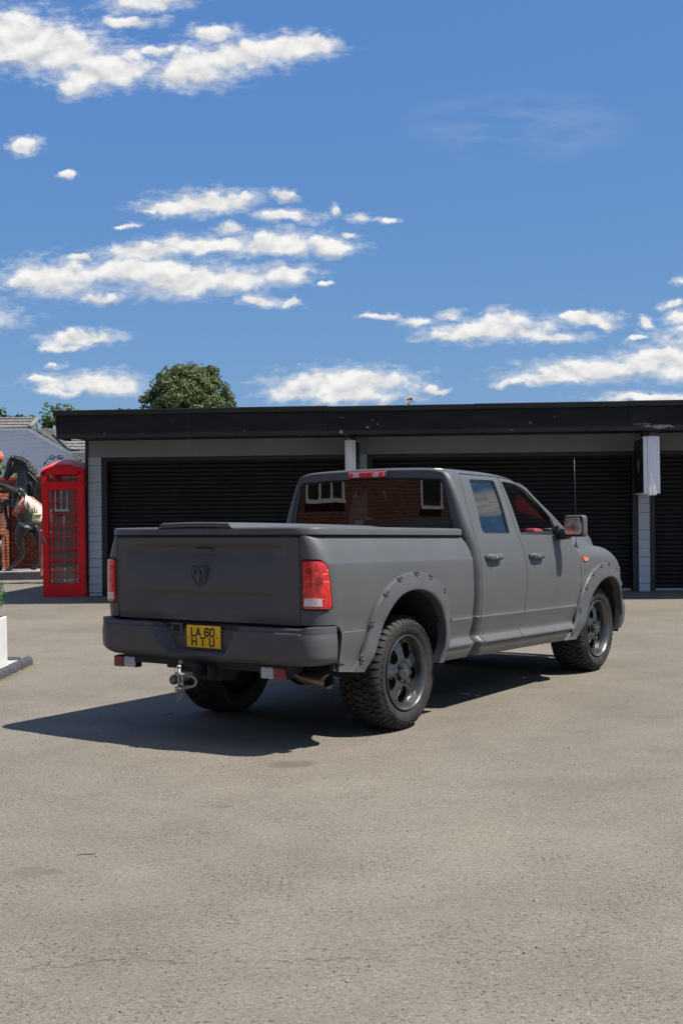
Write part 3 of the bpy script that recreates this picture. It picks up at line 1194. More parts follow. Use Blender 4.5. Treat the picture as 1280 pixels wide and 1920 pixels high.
# tail lamps
def make_tail_lamp(mirror):
    sgn = -1 if mirror else 1

    def off(d):
        def f(u, v):
            p = Vector(S_bed(u, v))
            e = 1e-3
            n = (Vector(S_bed(u + e, v)) - Vector(S_bed(u - e, v))).cross(Vector(S_bed(u, v + e)) - Vector(S_bed(u, v - e))).normalized()
            return p + n * d
        return f
    fr = panel('tail_lamp', rounded([(-1.2035, 1.2345), (-1.022, 1.2345), (-.987, .9065), (-1.2035, .9065)], [.012, .075, .03, .012]), off(-.008), 'black_rubber', truck, mirror=mirror, th=.03, h=.03)
    le = panel('red_lens', rounded([(-1.195, 1.221), (-1.028, 1.221), (-1.001, .919), (-1.195, .919)], [.012, .065, .02, .012]), off(.010), 'tail_lens', fr, mirror=mirror, th=.018, h=.02, step=.015)
    panel('reverse_lens', rounded([(-1.188, .985), (-1.075, .985), (-1.068, .935), (-1.188, .935)], .006), off(.0135), 'reverse_lens', fr, mirror=mirror, th=.006, h=.02, step=.012)
    # bulbs, reflector bowls and their glints read through the lens
    for (u, v, r_) in ((-1.155, 1.16, .022), (-1.09, 1.10, .026), (-1.15, 1.07, .016)):
        panel('lamp_bowl', [(u + r_ * math.cos(t) * 1.0, v + r_ * math.sin(t)) for t in np.linspace(0, 2 * math.pi, 16)[:-1]], off(.0118), 'lens_dark', fr, mirror=mirror, th=.002, h=.02, step=.01)
    return fr


make_tail_lamp(False)
make_tail_lamp(True)


# tailgate
def TGx(y, z):
    b = -1.117
    f = 1 - sst(abs(y + 0.0), .60, .79)
    b += -.010 * (sst(z, 1.30, 1.345)) * f - .004 * sst(z, 1.30, 1.345)
    b += .036 * min(1, max(0, (1.343 - z) / .070)) * sst(z, 1.06, 1.273) * (1 - sst(abs(y), .55, .76))
    b += -.010 * math.cos(min(1, max(-1, (z - 1.11) / .16)) * math.pi / 2) * f
    b += .018 * min(1, max(0, (1.020 - z) / .032)) * sst(z, .86, .988) * (1 - sst(abs(y), .50, .74))
    b += .010 * sst(.87 - z, 0, .06)
    return b


def S_tg(u, v):
    return tilt(TGx(-u, v), -u, v)


tg_rows = [.82, .835, .85, .87, .90, .93, .955, .965, .972, .980, .988, .996, 1.005, 1.02, 1.035, 1.05, 1.065, 1.09, 1.12, 1.15, 1.18, 1.21, 1.235, 1.245, 1.25, 1.256, 1.262, 1.28, 1.30, 1.312, 1.318, 1.324, 1.33, 1.336, 1.342, 1.35, 1.365]
tailgate = panel('tailgate', rounded([(-.811, .808), (.811, .808), (.811, 1.376), (-.811, 1.376)], .012), S_tg, 'paint', truck, rows=tg_rows, h=.04, th=.02)
mb = MB()
mb.rbox((-1.112, .005, 1.292 + KS * 1.1), (.016, .16, .014), .005)
mb.build('tailgate_handle', 'bumper_paint', tailgate)


# the shield with its ram's head on the tailgate
def emblem():
    X0, Y0, Z0 = -1.136, .03, 1.152
    sh = [(-.062, .068), (-.064, .0), (-.052, -.038), (-.028, -.062), (0, -.074), (.028, -.062), (.052, -.038), (.064, .0), (.062, .068)]
    m_ = MB()
    pts = [(X0 + .004, Y0 - a, Z0 + b) for a, b in resample(sh, .006)]
    m_.tube(pts + [pts[0]], .0055, 8, caps=False)
    m_.prism([(a * .93, b * .93) for a, b in sh], (.012, 0, 0), (X0 + .006, Y0, Z0), ((0, -1, 0), (0, 0, 1)))
    # forehead and muzzle
    m_.ball((X0 + .004, Y0, Z0 + .022), .020, 14, 8, (.55, .95, 1.1))
    m_.tube([(X0 + .004, Y0, Z0 + .02), (X0 + .001, Y0, Z0 - .012), (X0 + .002, Y0, Z0 - .04), (X0 + .006, Y0, Z0 - .052)], [.020, .016, .012, .008], 12)
    for s in (-1, 1):
        horn = []
        for i in range(20):
            t = i / 19
            a = math.pi * (.38 - 1.45 * t)
            rr = .027 * (1 - .25 * t)
            horn.append((X0 + .002 - .004 * t, Y0 + s * (.026 + rr * math.cos(a) * .8), Z0 + .018 + rr * math.sin(a) * 1.15))
        m_.tube([(X0 + .004, Y0 + s * .008, Z0 + .036)] + horn, [.009] + [.0115 * (1 - .65 * i / 19) for i in range(20)], 8)
        m_.tube([(X0 + .004, Y0 + s * .012, Z0 + .0), (X0, Y0 + s * .020, Z0 - .022), (X0 + .005, Y0 + s * .015, Z0 - .04)], [.006, .005, .003], 8)
    m_.build('emblem', 'bumper_paint', tailgate)


emblem()


# bed cover with its raised spine
def cover():
    zb_, zt_ = 1.396, 1.446
    n = 26
    half = []
    pl = [(.862, .915), (.872, .90), (.872, .0)]
    side = []
    for i in range(n + 1):                    # rear corner of the plan, superellipse
        t = math.pi / 2 * i / n
        side.append((-.95 - .185 * abs(math.sin(t)) ** (2 / 2.6), .70 + .225 * abs(math.cos(t)) ** (2 / 2.6)))
    front = [(.868, .905), (.84, .925)]
    plan = [(x, -y) for x, y in front] + [(x, -y) for x, y in [(.5, .925), (0, .925), (-.5, .925)]] + [(x, -y) for x, y in side]
    plan = plan + [(-1.135, y) for y in (-.5, -.3, 0, .3, .5)] + [(x, -y) for x, y in reversed(plan)]
    c = Vector((-.1, 0))
    prof = [(0, zb_), (0, zb_ + .034), (.003, zb_ + .042), (.008, zt_ - .003), (.02, zt_)]
    m_ = MB()
    rings = []
    for (ins, z) in prof:
        ring = []
        for i, p in enumerate(plan):
            q = Vector(p)
            sx = 1 - ins / 1.0
            sy = 1 - ins / .92
            ring.append(tilt(c.x + (q.x - c.x) * sx, q.y * sy, z))
        rings.append(ring)
    for k_ in (.85, .55, .25, .02):
        rings.append([tilt(c.x + (p[0] - c.x) * k_, p[1] * k_, zt_ + .014 * (1 - k_ * k_)) for p in plan])
    np_ = len(plan)
    vs = [q for r_ in rings for q in r_]
    fs = []
    for i in range(len(rings) - 1):
        for j in range(np_):
            k_ = (j + 1) % np_
            fs.append((i * np_ + j, i * np_ + k_, (i + 1) * np_ + k_, (i + 1) * np_ + j))
    fs.append(tuple(range(np_ - 1, -1, -1)))
    m_.add(vs, fs, 0, True)
    o = m_.build('bed_cover', 'paint', truck, smooth_angle=32)
    m_ = MB()
    m_.prism([(p[0] * .985 - .004, p[1] * .975) for p in plan], (0, 0, .030), (0, 0, 1.368 + KS * .1), ((1, 0, -KS), (0, 1, 0)))
    m_.build('cover_seal', 'gap_black', o)
    # raised spine: from the rear edge forward to the cab, falling away
    yl0, yl1, yr1, yr0 = .400, .363, -.241, -.275
    st = []
    for x, h_ in [(-1.139, .0), (-1.1395, .024), (-1.136, .030), (-1.128, .033), (-.9, .034), (0, .032), (.6, .026), (.82, .012), (.84, .0)]:
        st.append((x, h_))
    P = []
    for x, h_ in st:
        z0 = zt_ - .004
        e = .006
        row = [tilt(x, yl0, z0), tilt(x, yl1 + e, z0 + h_ * .90), tilt(x, yl1 - e, z0 + h_ + .003), tilt(x, .2, z0 + h_ + .006), tilt(x, .06, z0 + h_ + .008), tilt(x, -.1, z0 + h_ + .006), tilt(x, yr1 + e, z0 + h_ + .003), tilt(x, yr1 - e, z0 + h_ * .90), tilt(x, yr0, z0)]
        P.append(row)
    m_ = MB()
    m_.grid(P)
    m_.build('raised_spine', 'paint', o, smooth_angle=28)


cover()

# dark inside of the bed and cab floor, so that no light leaks through the gaps
mb = MB()
mb.box((-.10, 0, .98), (1.90, 1.16, .70))
mb.box((-.10, 0, 1.30), (1.88, 1.55, .10))
mb.box((-1.05, 0, 1.05), (.06, 1.52, .46))
mb.box((-.985, 0, .70), (.14, 1.80, .22))
for sg in (-1, 1):
    mb.box((-.90, sg * .93, .68), (.09, .03, .30))
mb.box((.86, 0, 1.0), (.03, 1.80, .62))
mb.build('bed_inside', 'underbody', truck)


# cab: rear pillars, roof, sills
rd_edge = [(1.160, 1.885), (1.138, 1.860), (1.069, 1.67), (1.046, 1.489), (1.036, 1.397), (1.044, 1.31), (1.038, 1.205), (1.036, 1.075), (1.046, .861), (1.040, .691), (1.036, .60), (1.066, .546)]
XR = CXC - .14
cp_out = [(XR, 1.30), (XR, 1.897), (1.172, 1.897)] + [(x - .006, z) for x, z in rd_edge[1:-1]] + [(1.060, .546), (1.060, .452), (.915, .452), (.912, .70), (XR, .80)]
both('rear_pillar', cp_out, S_cab, 'paint', rows=ROWS, h=.03, th=.02)


def S_sill(u, v):
    return tilt(u, -WC(v) + .004, v)


both('sill', [(1.058, .449), (2.80, .449), (2.84, .538), (1.058, .538)], S_sill, 'paint', rows=ROWS, h=.06, th=.03)

gq = pchip([0, .346, .623, .803, .893, .956, 1.0], [1, .966, .862, .724, .552, .293, 0])
zb_of = pchip([.955, 1.85, 2.067, 2.193, 2.275], [1.897, 1.899, 1.882, 1.845, 1.796])
zt_of = pchip([.955, .965, .985, 1.05, 1.3, 1.7, 2.0, 2.15, 2.275], [1.925, 1.938, 1.945, 1.951, 1.957, 1.955, 1.938, 1.915, 1.890])


def roof_pt(x, q, side):
    zb_ = zb_of(x)
    w = WC(zb_)
    if x < CXC:
        th = math.asin(min(1, (CXC - x) / .080)) if x < CXC else 0
        w -= cabr(zb_) * (1 - abs(math.cos(th)) ** (2 / 2.3))
    return tilt(x, side * w * q, zb_ + (zt_of(x) - zb_) * gq(q))


def roof():
    xs = [.955, .958, .965, .975, .99, 1.02, 1.06, 1.12] + list(np.linspace(1.2, 2.275, 24))
    qs = [1, .985, .956, .925, .893, .85, .803, .72, .623, .48, .346, .15]
    P = []
    for x in xs:
        row = [roof_pt(x, q, -1) for q in qs] + [roof_pt(x, 0, 1)] + [roof_pt(x, q, 1) for q in reversed(qs)]
        P.append(row)
    m_ = MB()
    m_.grid(P)
    o = m_.build('roof', 'paint', truck, smooth_angle=60)
    # little aerial dome at its rear
    d = MB()
    d.lathe([(.068, 0), (.066, .008), (.055, .018), (.035, .024), (.004, .026)], 24, c=(1.03, -.60, 1.908 - KS * 1.03), smooth=True)
    d.build('roof_aerial_dome', 'white_aluminium', o)
    return o


roof()

# rear wall of the cab, its window and the high brake lamp
REARX = .955


def S_rear(u, v):
    return tilt(REARX + .018 * (1 - (u / .85) ** 2) * -1 + .012, -u, v)


rw_hole = rounded([(-.788, 1.428), (.788, 1.428), (.700, 1.846), (.35, 1.862), (0, 1.866), (-.35, 1.862), (-.700, 1.846)], [.02, .02, .045, 0, 0, 0, .045])
edge = []
for z in (1.30, 1.40, 1.50, 1.60, 1.70, 1.80, 1.86, 1.890):
    edge.append((WC(z) - cabr(z) + .002, z))
top = [(y, z) for y, z in [(.64, 1.906), (.55, 1.915), (.40, 1.922), (.2, 1.926), (0, 1.927)]]
ro = edge + top + [(-y, z) for y, z in reversed(top[:-1])] + [(-y, z) for y, z in reversed(edge)]
cabrear = panel('cab_rear_panel', ro, S_rear, 'paint', truck, holes=[rw_hole], h=.05, th=.03)


def inset(f, dx):
    return lambda u, v: (lambda p: (p[0] + dx, p[1], p[2]))(f(u, v))


rw_seal = rounded([(-.7875, 1.4285), (.7875, 1.4285), (.6995, 1.8455), (.35, 1.8615), (0, 1.8655), (-.35, 1.8615), (-.6995, 1.8455)], [.02, .02, .045, 0, 0, 0, .045])
rw_in = rounded([(-.768, 1.444), (.768, 1.444), (.683, 1.830), (.35, 1.845), (0, 1.849), (-.35, 1.845), (-.683, 1.830)], [.02, .02, .04, 0, 0, 0, .04])
seal = panel('rear_window', rw_seal, inset(S_rear, .006), 'gap_black', truck, holes=[rw_in], h=.05, th=.012)
panel('window_glass', rw_in, inset(S_rear, .009), 'glass_rear', seal, h=.06, th=.0)
# high brake lamp
mb = MB()
mb.rbox((.9385, .0, 1.895 - KS * .94), (.045, .372, .066), .018, seg=3)
bl = mb.build('high_brake_lamp', 'black_rubber', truck, smooth_angle=40)
mb = MB()
mb.rbox((.925, .0, 1.895 - KS * .94), (.036, .352, .052), .015, seg=3)
mb.build('red_lens', 'tail_lens', bl, smooth_angle=40)
for s in (-1, 1):
    mb = MB()
    mb.rbox((.908, s * .098, 1.893 - KS * .94), (.008, .062, .034), .003)
    mb.build('cargo_lens', 'reverse_lens', bl)


# doors
def glass_set(parent, hole, surf, mat, mirror, rub=.014, dep=.014, drop=False):
    c = Vector((sum(p[0] for p in hole) / len(hole), sum(p[1] for p in hole) / len(hole)))

    def shr(k):
        return [tuple(c + (Vector(p) - c) * (1 - k / (Vector(p) - c).length)) for p in hole]

    def dp(d):
        return lambda u, v: (lambda p: (p[0], p[1] + d, p[2]))(surf(u, v))
    fr = panel('window', shr(.002), dp(dep * .6), 'gap_black', parent, holes=[shr(rub)], mirror=mirror, h=.05, th=.015)
    pane = shr(rub)
    if drop:                                    # wound down: only the top edge of the pane shows above the sill
        pane = [(x, min(z, 1.425)) for x, z in pane]
    panel('window_glass', pane, dp(dep), mat, fr, mirror=mirror, h=.06, th=0)


rg = rounded([(1.181, 1.440), (1.203, 1.411), (1.660, 1.411), (1.700, 1.70), (1.717, 1.860), (1.272, 1.852)], [.02, .03, .008, 0, .02, .035])
gapB = [(1.727, .546), (1.742, .590), (1.758, .630), (1.795, .70), (1.822, .762), (1.843, .90), (1.845, 1.0), (1.842, 1.08), (1.834, 1.187), (1.822, 1.30), (1.806, 1.36), (1.797, 1.42), (1.797, 1.55), (1.800, 1.70), (1.812, 1.80), (1.838, 1.893)]
rdoor = [(1.166, 1.889)] + rd_edge[1:-1][::1] + [rd_edge[-1]]
rdoor = [(1.168, 1.889)] + [(x, z) for x, z in rd_edge[1:]] + [(x - .0035, z) for x, z in gapB]
fg = [(1.865, 1.405), (2.62, 1.397), (2.585, 1.55), (2.50, 1.618), (2.415, 1.684), (2.306, 1.764), (2.207, 1.816), (2.078, 1.850), (1.858, 1.858)]
fg = rounded(fg, [.01, .012, .02, .05, .05, .05, .05, .05, .012])
fdoor = [(x + .0035, z) for x, z in reversed(gapB)]
fdoor = [(1.845, 1.893), (1.815, 1.80), (1.8035, 1.70), (1.8005, 1.55), (1.8005, 1.42), (1.8095, 1.36), (1.8255, 1.30), (1.8375, 1.187), (1.8455, 1.08), (1.8485, 1.0), (1.8465, .90), (1.8255, .762), (1.7985, .70), (1.7615, .630), (1.7455, .590), (1.7305, .546),
         (2.80, .546), (2.90, .66), (2.955, .80), (2.972, .93), (2.978, 1.06), (2.976, 1.203), (2.945, 1.260), (2.872, 1.322), (2.838, 1.374), (2.764, 1.450), (2.599, 1.563), (2.37, 1.707), (2.275, 1.786), (2.193, 1.835), (2.067, 1.876)]


def S_door(u, v):
    return tilt(u, -WC(v), v)


def door_handle(parent, x0, mirror):
    sg = 1 if mirror else -1
    zc = 1.222 - KS * (x0 + .13)
    w = WC(1.222)
    m_ = MB()
    # flat darker plate: shade of the cup behind the grip, put in by colour
    m_.prism(rounded([(-.075, .026), (.075, .026), (.068, -.048), (.03, -.062), (-.03, -.062), (-.068, -.048)], .02), (0, -sg * -.004, 0), (x0 + .115, sg * (w + .0005), zc - .012), ((1, 0, 0), (0, 0, 1)), mi=1)
    # grip with its lock cap
    pts = [(x0, sg * (w + .006), zc), (x0 + .022, sg * (w + .034), zc + .001), (x0 + .09, sg * (w + .040), zc + .001), (x0 + .17, sg * (w + .040), zc), (x0 + .225, sg * (w + .034), zc - .002), (x0 + .252, sg * (w + .004), zc - .004)]
    m_.tube(pts, [.021, .025, .024, .024, .024, .017], 12, squash=(1.0, .62))
    m_.rbox((x0 + .06, sg * (w + .022), zc + .001), (.085, .045, .052), .012)
    m_.ball((x0 + .085, sg * (w + .058), zc - .004), .009, 10, 6, mi=2)
    m_.build('door_handle', ['paint', 'flare_plastic', 'chrome'], parent, smooth_angle=40)


for mir in (False, True):
    d1 = panel('rear_door', rdoor, S_door, 'paint', truck, holes=[rg], rows=ROWS, h=.05, th=.018, mirror=mir)
    glass_set(d1, rg, S_door, 'glass_tint', mir)
    door_handle(d1, 1.120, mir)
    d2 = panel('front_door', fdoor, S_door, 'paint', truck, holes=[fg], rows=ROWS, h=.05, th=.018, mirror=mir)
    glass_set(d2, fg, S_door, 'glass_clear', mir, rub=.022, dep=.020, drop=not mir)
    door_handle(d2, 1.915, mir)


# front pillars, windscreen
def pillars():
    path = [(2.150, 1.867), (2.193, 1.844), (2.275, 1.793), (2.37, 1.714), (2.45, 1.660), (2.599, 1.570), (2.70, 1.501), (2.770, 1.455), (2.842, 1.379), (2.90, 1.315)]
    inner = {}
    for sg in (-1, 1):
        P = []
        inn = []
        for i, (x, z) in enumerate(path):
            w = WC(z)
            k_ = min(1, i / 2)
            a = Vector(tilt(x, sg * w, z))
            b = Vector(tilt(x + .022 * k_, sg * (w - .012), z + .026 * k_))
            c_ = Vector(tilt(x + .040 * k_, sg * (w - .045), z + .040 * k_))
            d = Vector(tilt(x + .046 * k_, sg * (w - .075), z + .040 * k_))
            e = Vector(tilt(x + .02, sg * (w - .085), z - .02))
            P.append([a, b, c_, d, e])
            inn.append(d)
        m_ = MB()
        m_.grid(P)
        m_.build('windscreen_pillar', 'paint', truck, smooth_angle=70)
        inner[sg] = inn
    P = []
    for a, b in zip(inner[-1], inner[1]):
        row = []
        for k_ in range(17):
            t = k_ / 16
            p = a.lerp(b, t)
            bow = 4 * t * (1 - t)
            row.append(p + Vector((.13, 0, .035)) * bow - Vector((.004, 0, .008)))
        P.append(row)
    m_ = MB()
    m_.grid(P)
    m_.build('windscreen', 'glass_screen', truck)


pillars()

# front wings and bonnet
ZF = [.40, .452, .51, .536, .544, .558, .582, .612, .672, .745, .754, .762, .772, .82, .91, 1.01, 1.09, 1.16, 1.20, 1.22, 1.25, 1.275, 1.295, 1.31, 1.318]
WF = pchip(ZF, [.92, .950, .977, .984, .993, .997, .980, .955, .966, .983, .985, .978, .978, .982, .990, .995, .995, .990, .984, .976, .955, .930, .898, .855, .76])
ztop = pchip([2.85, 3.0, 3.4, 3.685, 3.82, 4.0, 4.13, 4.3, 4.45], [1.322, 1.318, 1.310, 1.304, 1.292, 1.252, 1.210, 1.13, 1.04])


def nose(x):
    s = min(max((x - 3.5) / .95, 0), .992)
    return .45 * (1 - (1 - s ** 2.4) ** (1 / 2.4))


def S_wing(u, v):
    k_ = (ztop(u) - .762) / (1.318 - .762)
    z = v if v < .762 else .762 + (v - .762) * k_
    return tilt(u, -(WF(v) - nose(u)), z)


archF = arch(FAX, .585, 1.065, .47)
wing = [(2.879, 1.322), (2.951, 1.262), (2.982, 1.205), (2.984, 1.06), (2.978, .93), (2.962, .80), (2.962, .62)]
af = [tuple(a.lerp(b, .42)) for a, b in zip(smooth_line(FL_F[0], 44), smooth_line(FL_F[1], 44))]
af = [q for q in af if q[0] > 2.985 and q[1] > .64]
wing = [(2.90, 1.318), (2.951, 1.262), (2.982, 1.205), (2.984, 1.06), (2.978, .93)] + af + [(4.125, .62), (4.43, .62), (4.43, 1.318)]
wrows = [.62, .65, .70, .745, .754, .762, .775, .82, .87, .91, .96, 1.01, 1.05, 1.09, 1.13, 1.16, 1.185, 1.20, 1.215, 1.23, 1.25, 1.265, 1.28, 1.295, 1.303, 1.31, 1.314]
for mir in (False, True):
    wg = panel('front_wing', wing, S_wing, 'paint', truck, rows=wrows, h=.045, th=.015, mirror=mir)

    def offw(u, v, d=.006):
        p = Vector(S_wing(u, v))
        e = 1e-3
        n = (Vector(S_wing(u + e, v)) - Vector(S_wing(u - e, v))).cross(Vector(S_wing(u, v + e)) - Vector(S_wing(u, v - e))).normalized()
        return p + n * d
    panel('headlamp', rounded([(4.16, .98), (4.41, .94), (4.41, 1.20), (4.13, 1.17)], .03), offw, 'lamp_clear', wg, mirror=mir, h=.04, th=.012)
    sg = 1 if mir else -1
    mb = MB()
    zz = 1.178 - KS * 3.09
    mb.prism(rounded([(-.05, .018), (.045, .016), (.052, .0), (.03, -.016), (-.035, -.018), (-.055, .0)], .008), (0, sg * .014, 0), (3.095, sg * WF(1.19), zz), ((1, 0, 0), (0, 0, 1)))
    mb.build('side_marker_lamp', 'amber', wg)

mb = MB()
bz = pchip([2.86, 3.0, 3.5, 3.94, 4.05, 4.25, 4.37, 4.44, 4.46], [1.335, 1.375, 1.425, 1.446, 1.444, 1.418, 1.375, 1.28, 1.12])
P = []
for x in list(np.linspace(2.86, 4.30, 28)) + [4.34, 4.38, 4.41, 4.44, 4.455, 4.46]:
    row = []
    ye = .765 - nose(x) * .55
    ze = .762 + (1.312 - .762) * (ztop(x) - .762) / (1.318 - .762)
    for t in np.linspace(-1, 1, 41):
        f = 1 - sst(abs(t), .74, .97)
        z = ze + (bz(x) - ze) * f + .015 * (1 - t * t) + .02 * sst(abs(t), .30, .42) * (1 - sst(abs(t), .62, .76)) * sst(x, 2.9, 3.2) * (1 - sst(x, 4.1, 4.4))
        row.append(tilt(x + .05 * (1 - t * t) * sst(x, 4.2, 4.46), t * ye, z))
    P.append(row)
mb.grid(P)
mb.build('bonnet', 'paint', truck, smooth_angle=60)

# grille and front bumper
mb = MB()
mb.rbox((4.40, 0, .99 - KS * 4.4), (.12, 1.02, .36), .04, seg=3)
gr = mb.build('grille', 'paint', truck, smooth_angle=40)
mb = MB()
for s in (-1, 1):
    for t in (-1, 1):
        mb.rbox((4.462, s * .24, .99 + t * .08 - KS * 4.46), (.02, .42, .13), .01)
mb.build('grille_mesh', 'gap_black', gr)
mb = MB()
pth = [(3.99, -.90), (4.0, -.952), (4.02, -.965), (4.12, -.950), (4.24, -.91), (4.36, -.82), (4.46, -.68), (4.53, -.48), (4.56, -.22), (4.565, 0)]
pth = pth + [(x, -y) for x, y in reversed(pth[:-1])]
P = []
for x, y in pth:
    d = Vector((x - 3.6, y)).normalized()
    row = []
    for o_, z in [(-.09, .762), (-.02, .765), (.0, .745), (.014, .68), (.014, .62), (.0, .53), (-.03, .47), (-.10, .455)]:
        row.append(tilt(x + d.x * o_, y + d.y * o_, z))
    P.append(row)
mb.grid(P)
mb.build('front_bumper', 'bumper_paint', truck, smooth_angle=50)


# wheel-arch flares with their bolt pockets
def flare(curves, wsurf, mirror):
    n = 72
    oc, ic = smooth_line(curves[0], n), smooth_line(curves[1], n)
    sec = [(0.0, .001), (.015, .020), (.06, .030), (.30, .037), (.55, .045), (.80, .052), (.93, .053), (1.0, .046), (1.02, .02), (1.025, -.025)]
    sg = 1 if mirror else -1

    def base(x, z):
        return wsurf(x, max(z, .80))
    P = []
    for i in range(n + 1):
        row = []
        for t, o_ in sec:
            q = oc[i].lerp(ic[i], min(t, 1.0))
            s_ = base(q.x, q.y)
            row.append((q.x, sg * (abs(s_[1]) + o_ - .03 * sst(.62 - q.y, 0, .16)), q.y - KS * q.x))
        P.append(row)
    P = [[(x, sg * (abs(y) - .04), z) for x, y, z in P[0]]] + P + [[(x, sg * (abs(y) - .04), z) for x, y, z in P[-1]]]
    m_ = MB()
    m_.grid(P)
    o = m_.build('wheel_arch_flare', 'flare_plastic', truck, smooth_angle=38)
    for f in (.06, .19, .31, .415, .515, .615, .73, .86):
        i = int(f * n)
        q = oc[i].lerp(ic[i], .20)
        nrm = (oc[i] - ic[i])
        nrm = Vector((nrm.x, 0, nrm.y)).normalized()
        tg_ = Vector((-nrm.z, 0, nrm.x))
        s_ = base(q.x, q.y)
        y = sg * (abs(s_[1]) + .0335 - .03 * sst(.62 - q.y, 0, .16))
        c_ = Vector((q.x, y, q.y - KS * q.x))
        b_ = MB()
        tri = rounded([(-.026, .024), (.026, .024), (.022, -.004), (.010, -.026), (-.010, -.026), (-.022, -.004)], .006)
        b_.prism(tri, (0, -sg * .012, 0), c_ + Vector((0, sg * .002, 0)), (tg_, nrm), mi=0)
        b_.ball(c_ + Vector((0, sg * .003, 0)), .0095, 10, 6, (1, .6, 1), mi=1)
        lip = [c_ + tg_ * a + nrm * b for a, b in tri]
        b_.tube(lip + [lip[0]], .0034, 6, caps=False, mi=2)
        b_.build('bolt_pocket', ['gap_black', 'bolt_steel', 'flare_plastic'], o)
    return o


for mir in (False, True):
    flare(FL_R, S_bed, mir)
    flare(FL_F, lambda u, v: S_wing(u, min(v, 1.25)) if u > 2.98 else S_door(u, v), mir)


# rear bumper
def rear_bumper():
    # plan: centre face, rounded corners, short returns along the sides
    pl = []
    xr, yh = -1.222, .985
    pts = [(-.946, -yh + .055), (-.944, -yh + .012), (-.950, -yh + .002), (-.99, -yh), (-1.03, -yh + .001)]
    for i in range(1, 15):
        t = math.pi / 2 * i / 14
        pts.append((-1.03 - .165 * abs(math.sin(t)) ** (2 / 2.3), -(yh - .17) - .17 * abs(math.cos(t)) ** (2 / 2.3)))
    ys = list(np.linspace(-.80, 0, 60))
    pts += [(xr + .027 * (abs(y) / .815) ** 2, y) for y in ys]
    full = pts + [(x, -y) for x, y in reversed(pts[:-1])]
    prof = [(.09, .800), (.030, .800), (.020, .797), (.0165, .790), (.0165, .768), (.011, .764), (.003, .758), (.0, .748), (-.004, .715), (-.005, .68), (-.004, .655), (-.003, .635), (-.002, .621), (-.001, .611), (.0, .603), (.003, .596), (.006, .588), (.014, .574), (.030, .558), (.055, .548), (.11, .544)]
    P = []
    n = len(full)
    for i, (x, y) in enumerate(full):
        a, b = Vector(full[max(i - 1, 0)]), Vector(full[min(i + 1, n - 1)])
        t = (b - a).normalized()
        nin = Vector((t.y, -t.x))                # towards the truck
        if nin.x < 0 and abs(y) < .9:
            nin = -nin
        if abs(y) >= .9:
            nin = Vector((nin.x, -math.copysign(abs(nin.y), y)))
            if nin.x < 0:
                nin.x = -nin.x
        row = []
        for j, (o_, z) in enumerate(prof):
            d = 0.0
            ay = abs(y)
            # recess for the number plate, narrowing downwards
            ay2 = abs(y - .022)
            hw = .250 + (.362 - .250) * min(1, max(0, (z - .600) / .185))
            k_ = (1 - sst(ay2, hw - .008, hw + .028)) * sst(z, .590, .607)
            d = .105 * k_
            # the two top pads step down towards the middle
            zz = z
            if j <= 5:
                zz = z - .010 * (1 - sst(ay, .86, .90)) * (1 if j < 5 else .3)
                zz = zz + (.004 * sst(ay, .90, .96) if j < 5 else 0)
                oo = o_ * (1 - .9 * sst(ay, .86, .90)) if 1 <= j <= 5 else o_
            else:
                oo = o_
            zz -= .006 * (1 - sst(ay, .2, .45)) * (1 if j > 15 else 0)
            oo = oo + (d if j > 0 else 0)
            # ends tuck up under the corner
            if j > 14:
                zz += .028 * sst(ay, .80, .985) * (j - 14) / 6 * (1 if y > 0 else .2)
            row.append(tilt(x + nin.x * oo, y + nin.y * oo, zz))
        P.append(row)
    m_ = MB()
    m_.grid(P)
    o = m_.build('rear_bumper', 'bumper_paint', truck, smooth_angle=42)
    # steps either side of the plate
    for s in (1,):
        q = MB()
        q.rbox((-1.122, s * .245, .752 + KS * 1.12 - .0), (.012, .105, .075), .006)
        st = q.build('step_pocket', 'bumper_paint', o)
        q = MB()
        q.rbox((-1.1275, s * .245, .753 + KS * 1.12), (.006, .062, .044), .004)
        q.build('socket_hole', 'gap_black', st)
    return o


bumper = rear_bumper()

# number plate LA 60 HTU
zp = .7309
mb = MB()
mb.rbox((-1.132, -.003, zp), (.006, .305, .152), .0028, seg=1)
plate = mb.build('number_plate', 'plate_yellow', bumper)


def glyph(ch, w, h, s):
    """strokes of a number-plate letter in a w by h cell"""
    T = {
        'L': [[(0, h), (0, 0), (w, 0)]],
        'A': [[(0, 0), (w / 2, h), (w, 0)], [(w * .2, h * .28), (w * .8, h * .28)]],
        'H': [[(0, 0), (0, h)], [(w, 0), (w, h)], [(0, h / 2), (w, h / 2)]],
        'T': [[(0, h), (w, h)], [(w / 2, h), (w / 2, 0)]],
        'U': [[(0, h), (0, h * .2), (w * .2, 0), (w * .8, 0), (w, h * .2), (w, h)]],
        '0': [[(0, h * .2), (0, h * .8), (w * .2, h), (w * .8, h), (w, h * .8), (w, h * .2), (w * .8, 0), (w * .2, 0), (0, h * .2)]],
        '6': [[(w, h * .82), (w * .8, h), (w * .2, h), (0, h * .8), (0, h * .2), (w * .2, 0), (w * .8, 0), (w, h * .2), (w, h * .36), (w * .8, h * .54), (w * .2, h * .54), (0, h * .42)]],
    }
    return T[ch]


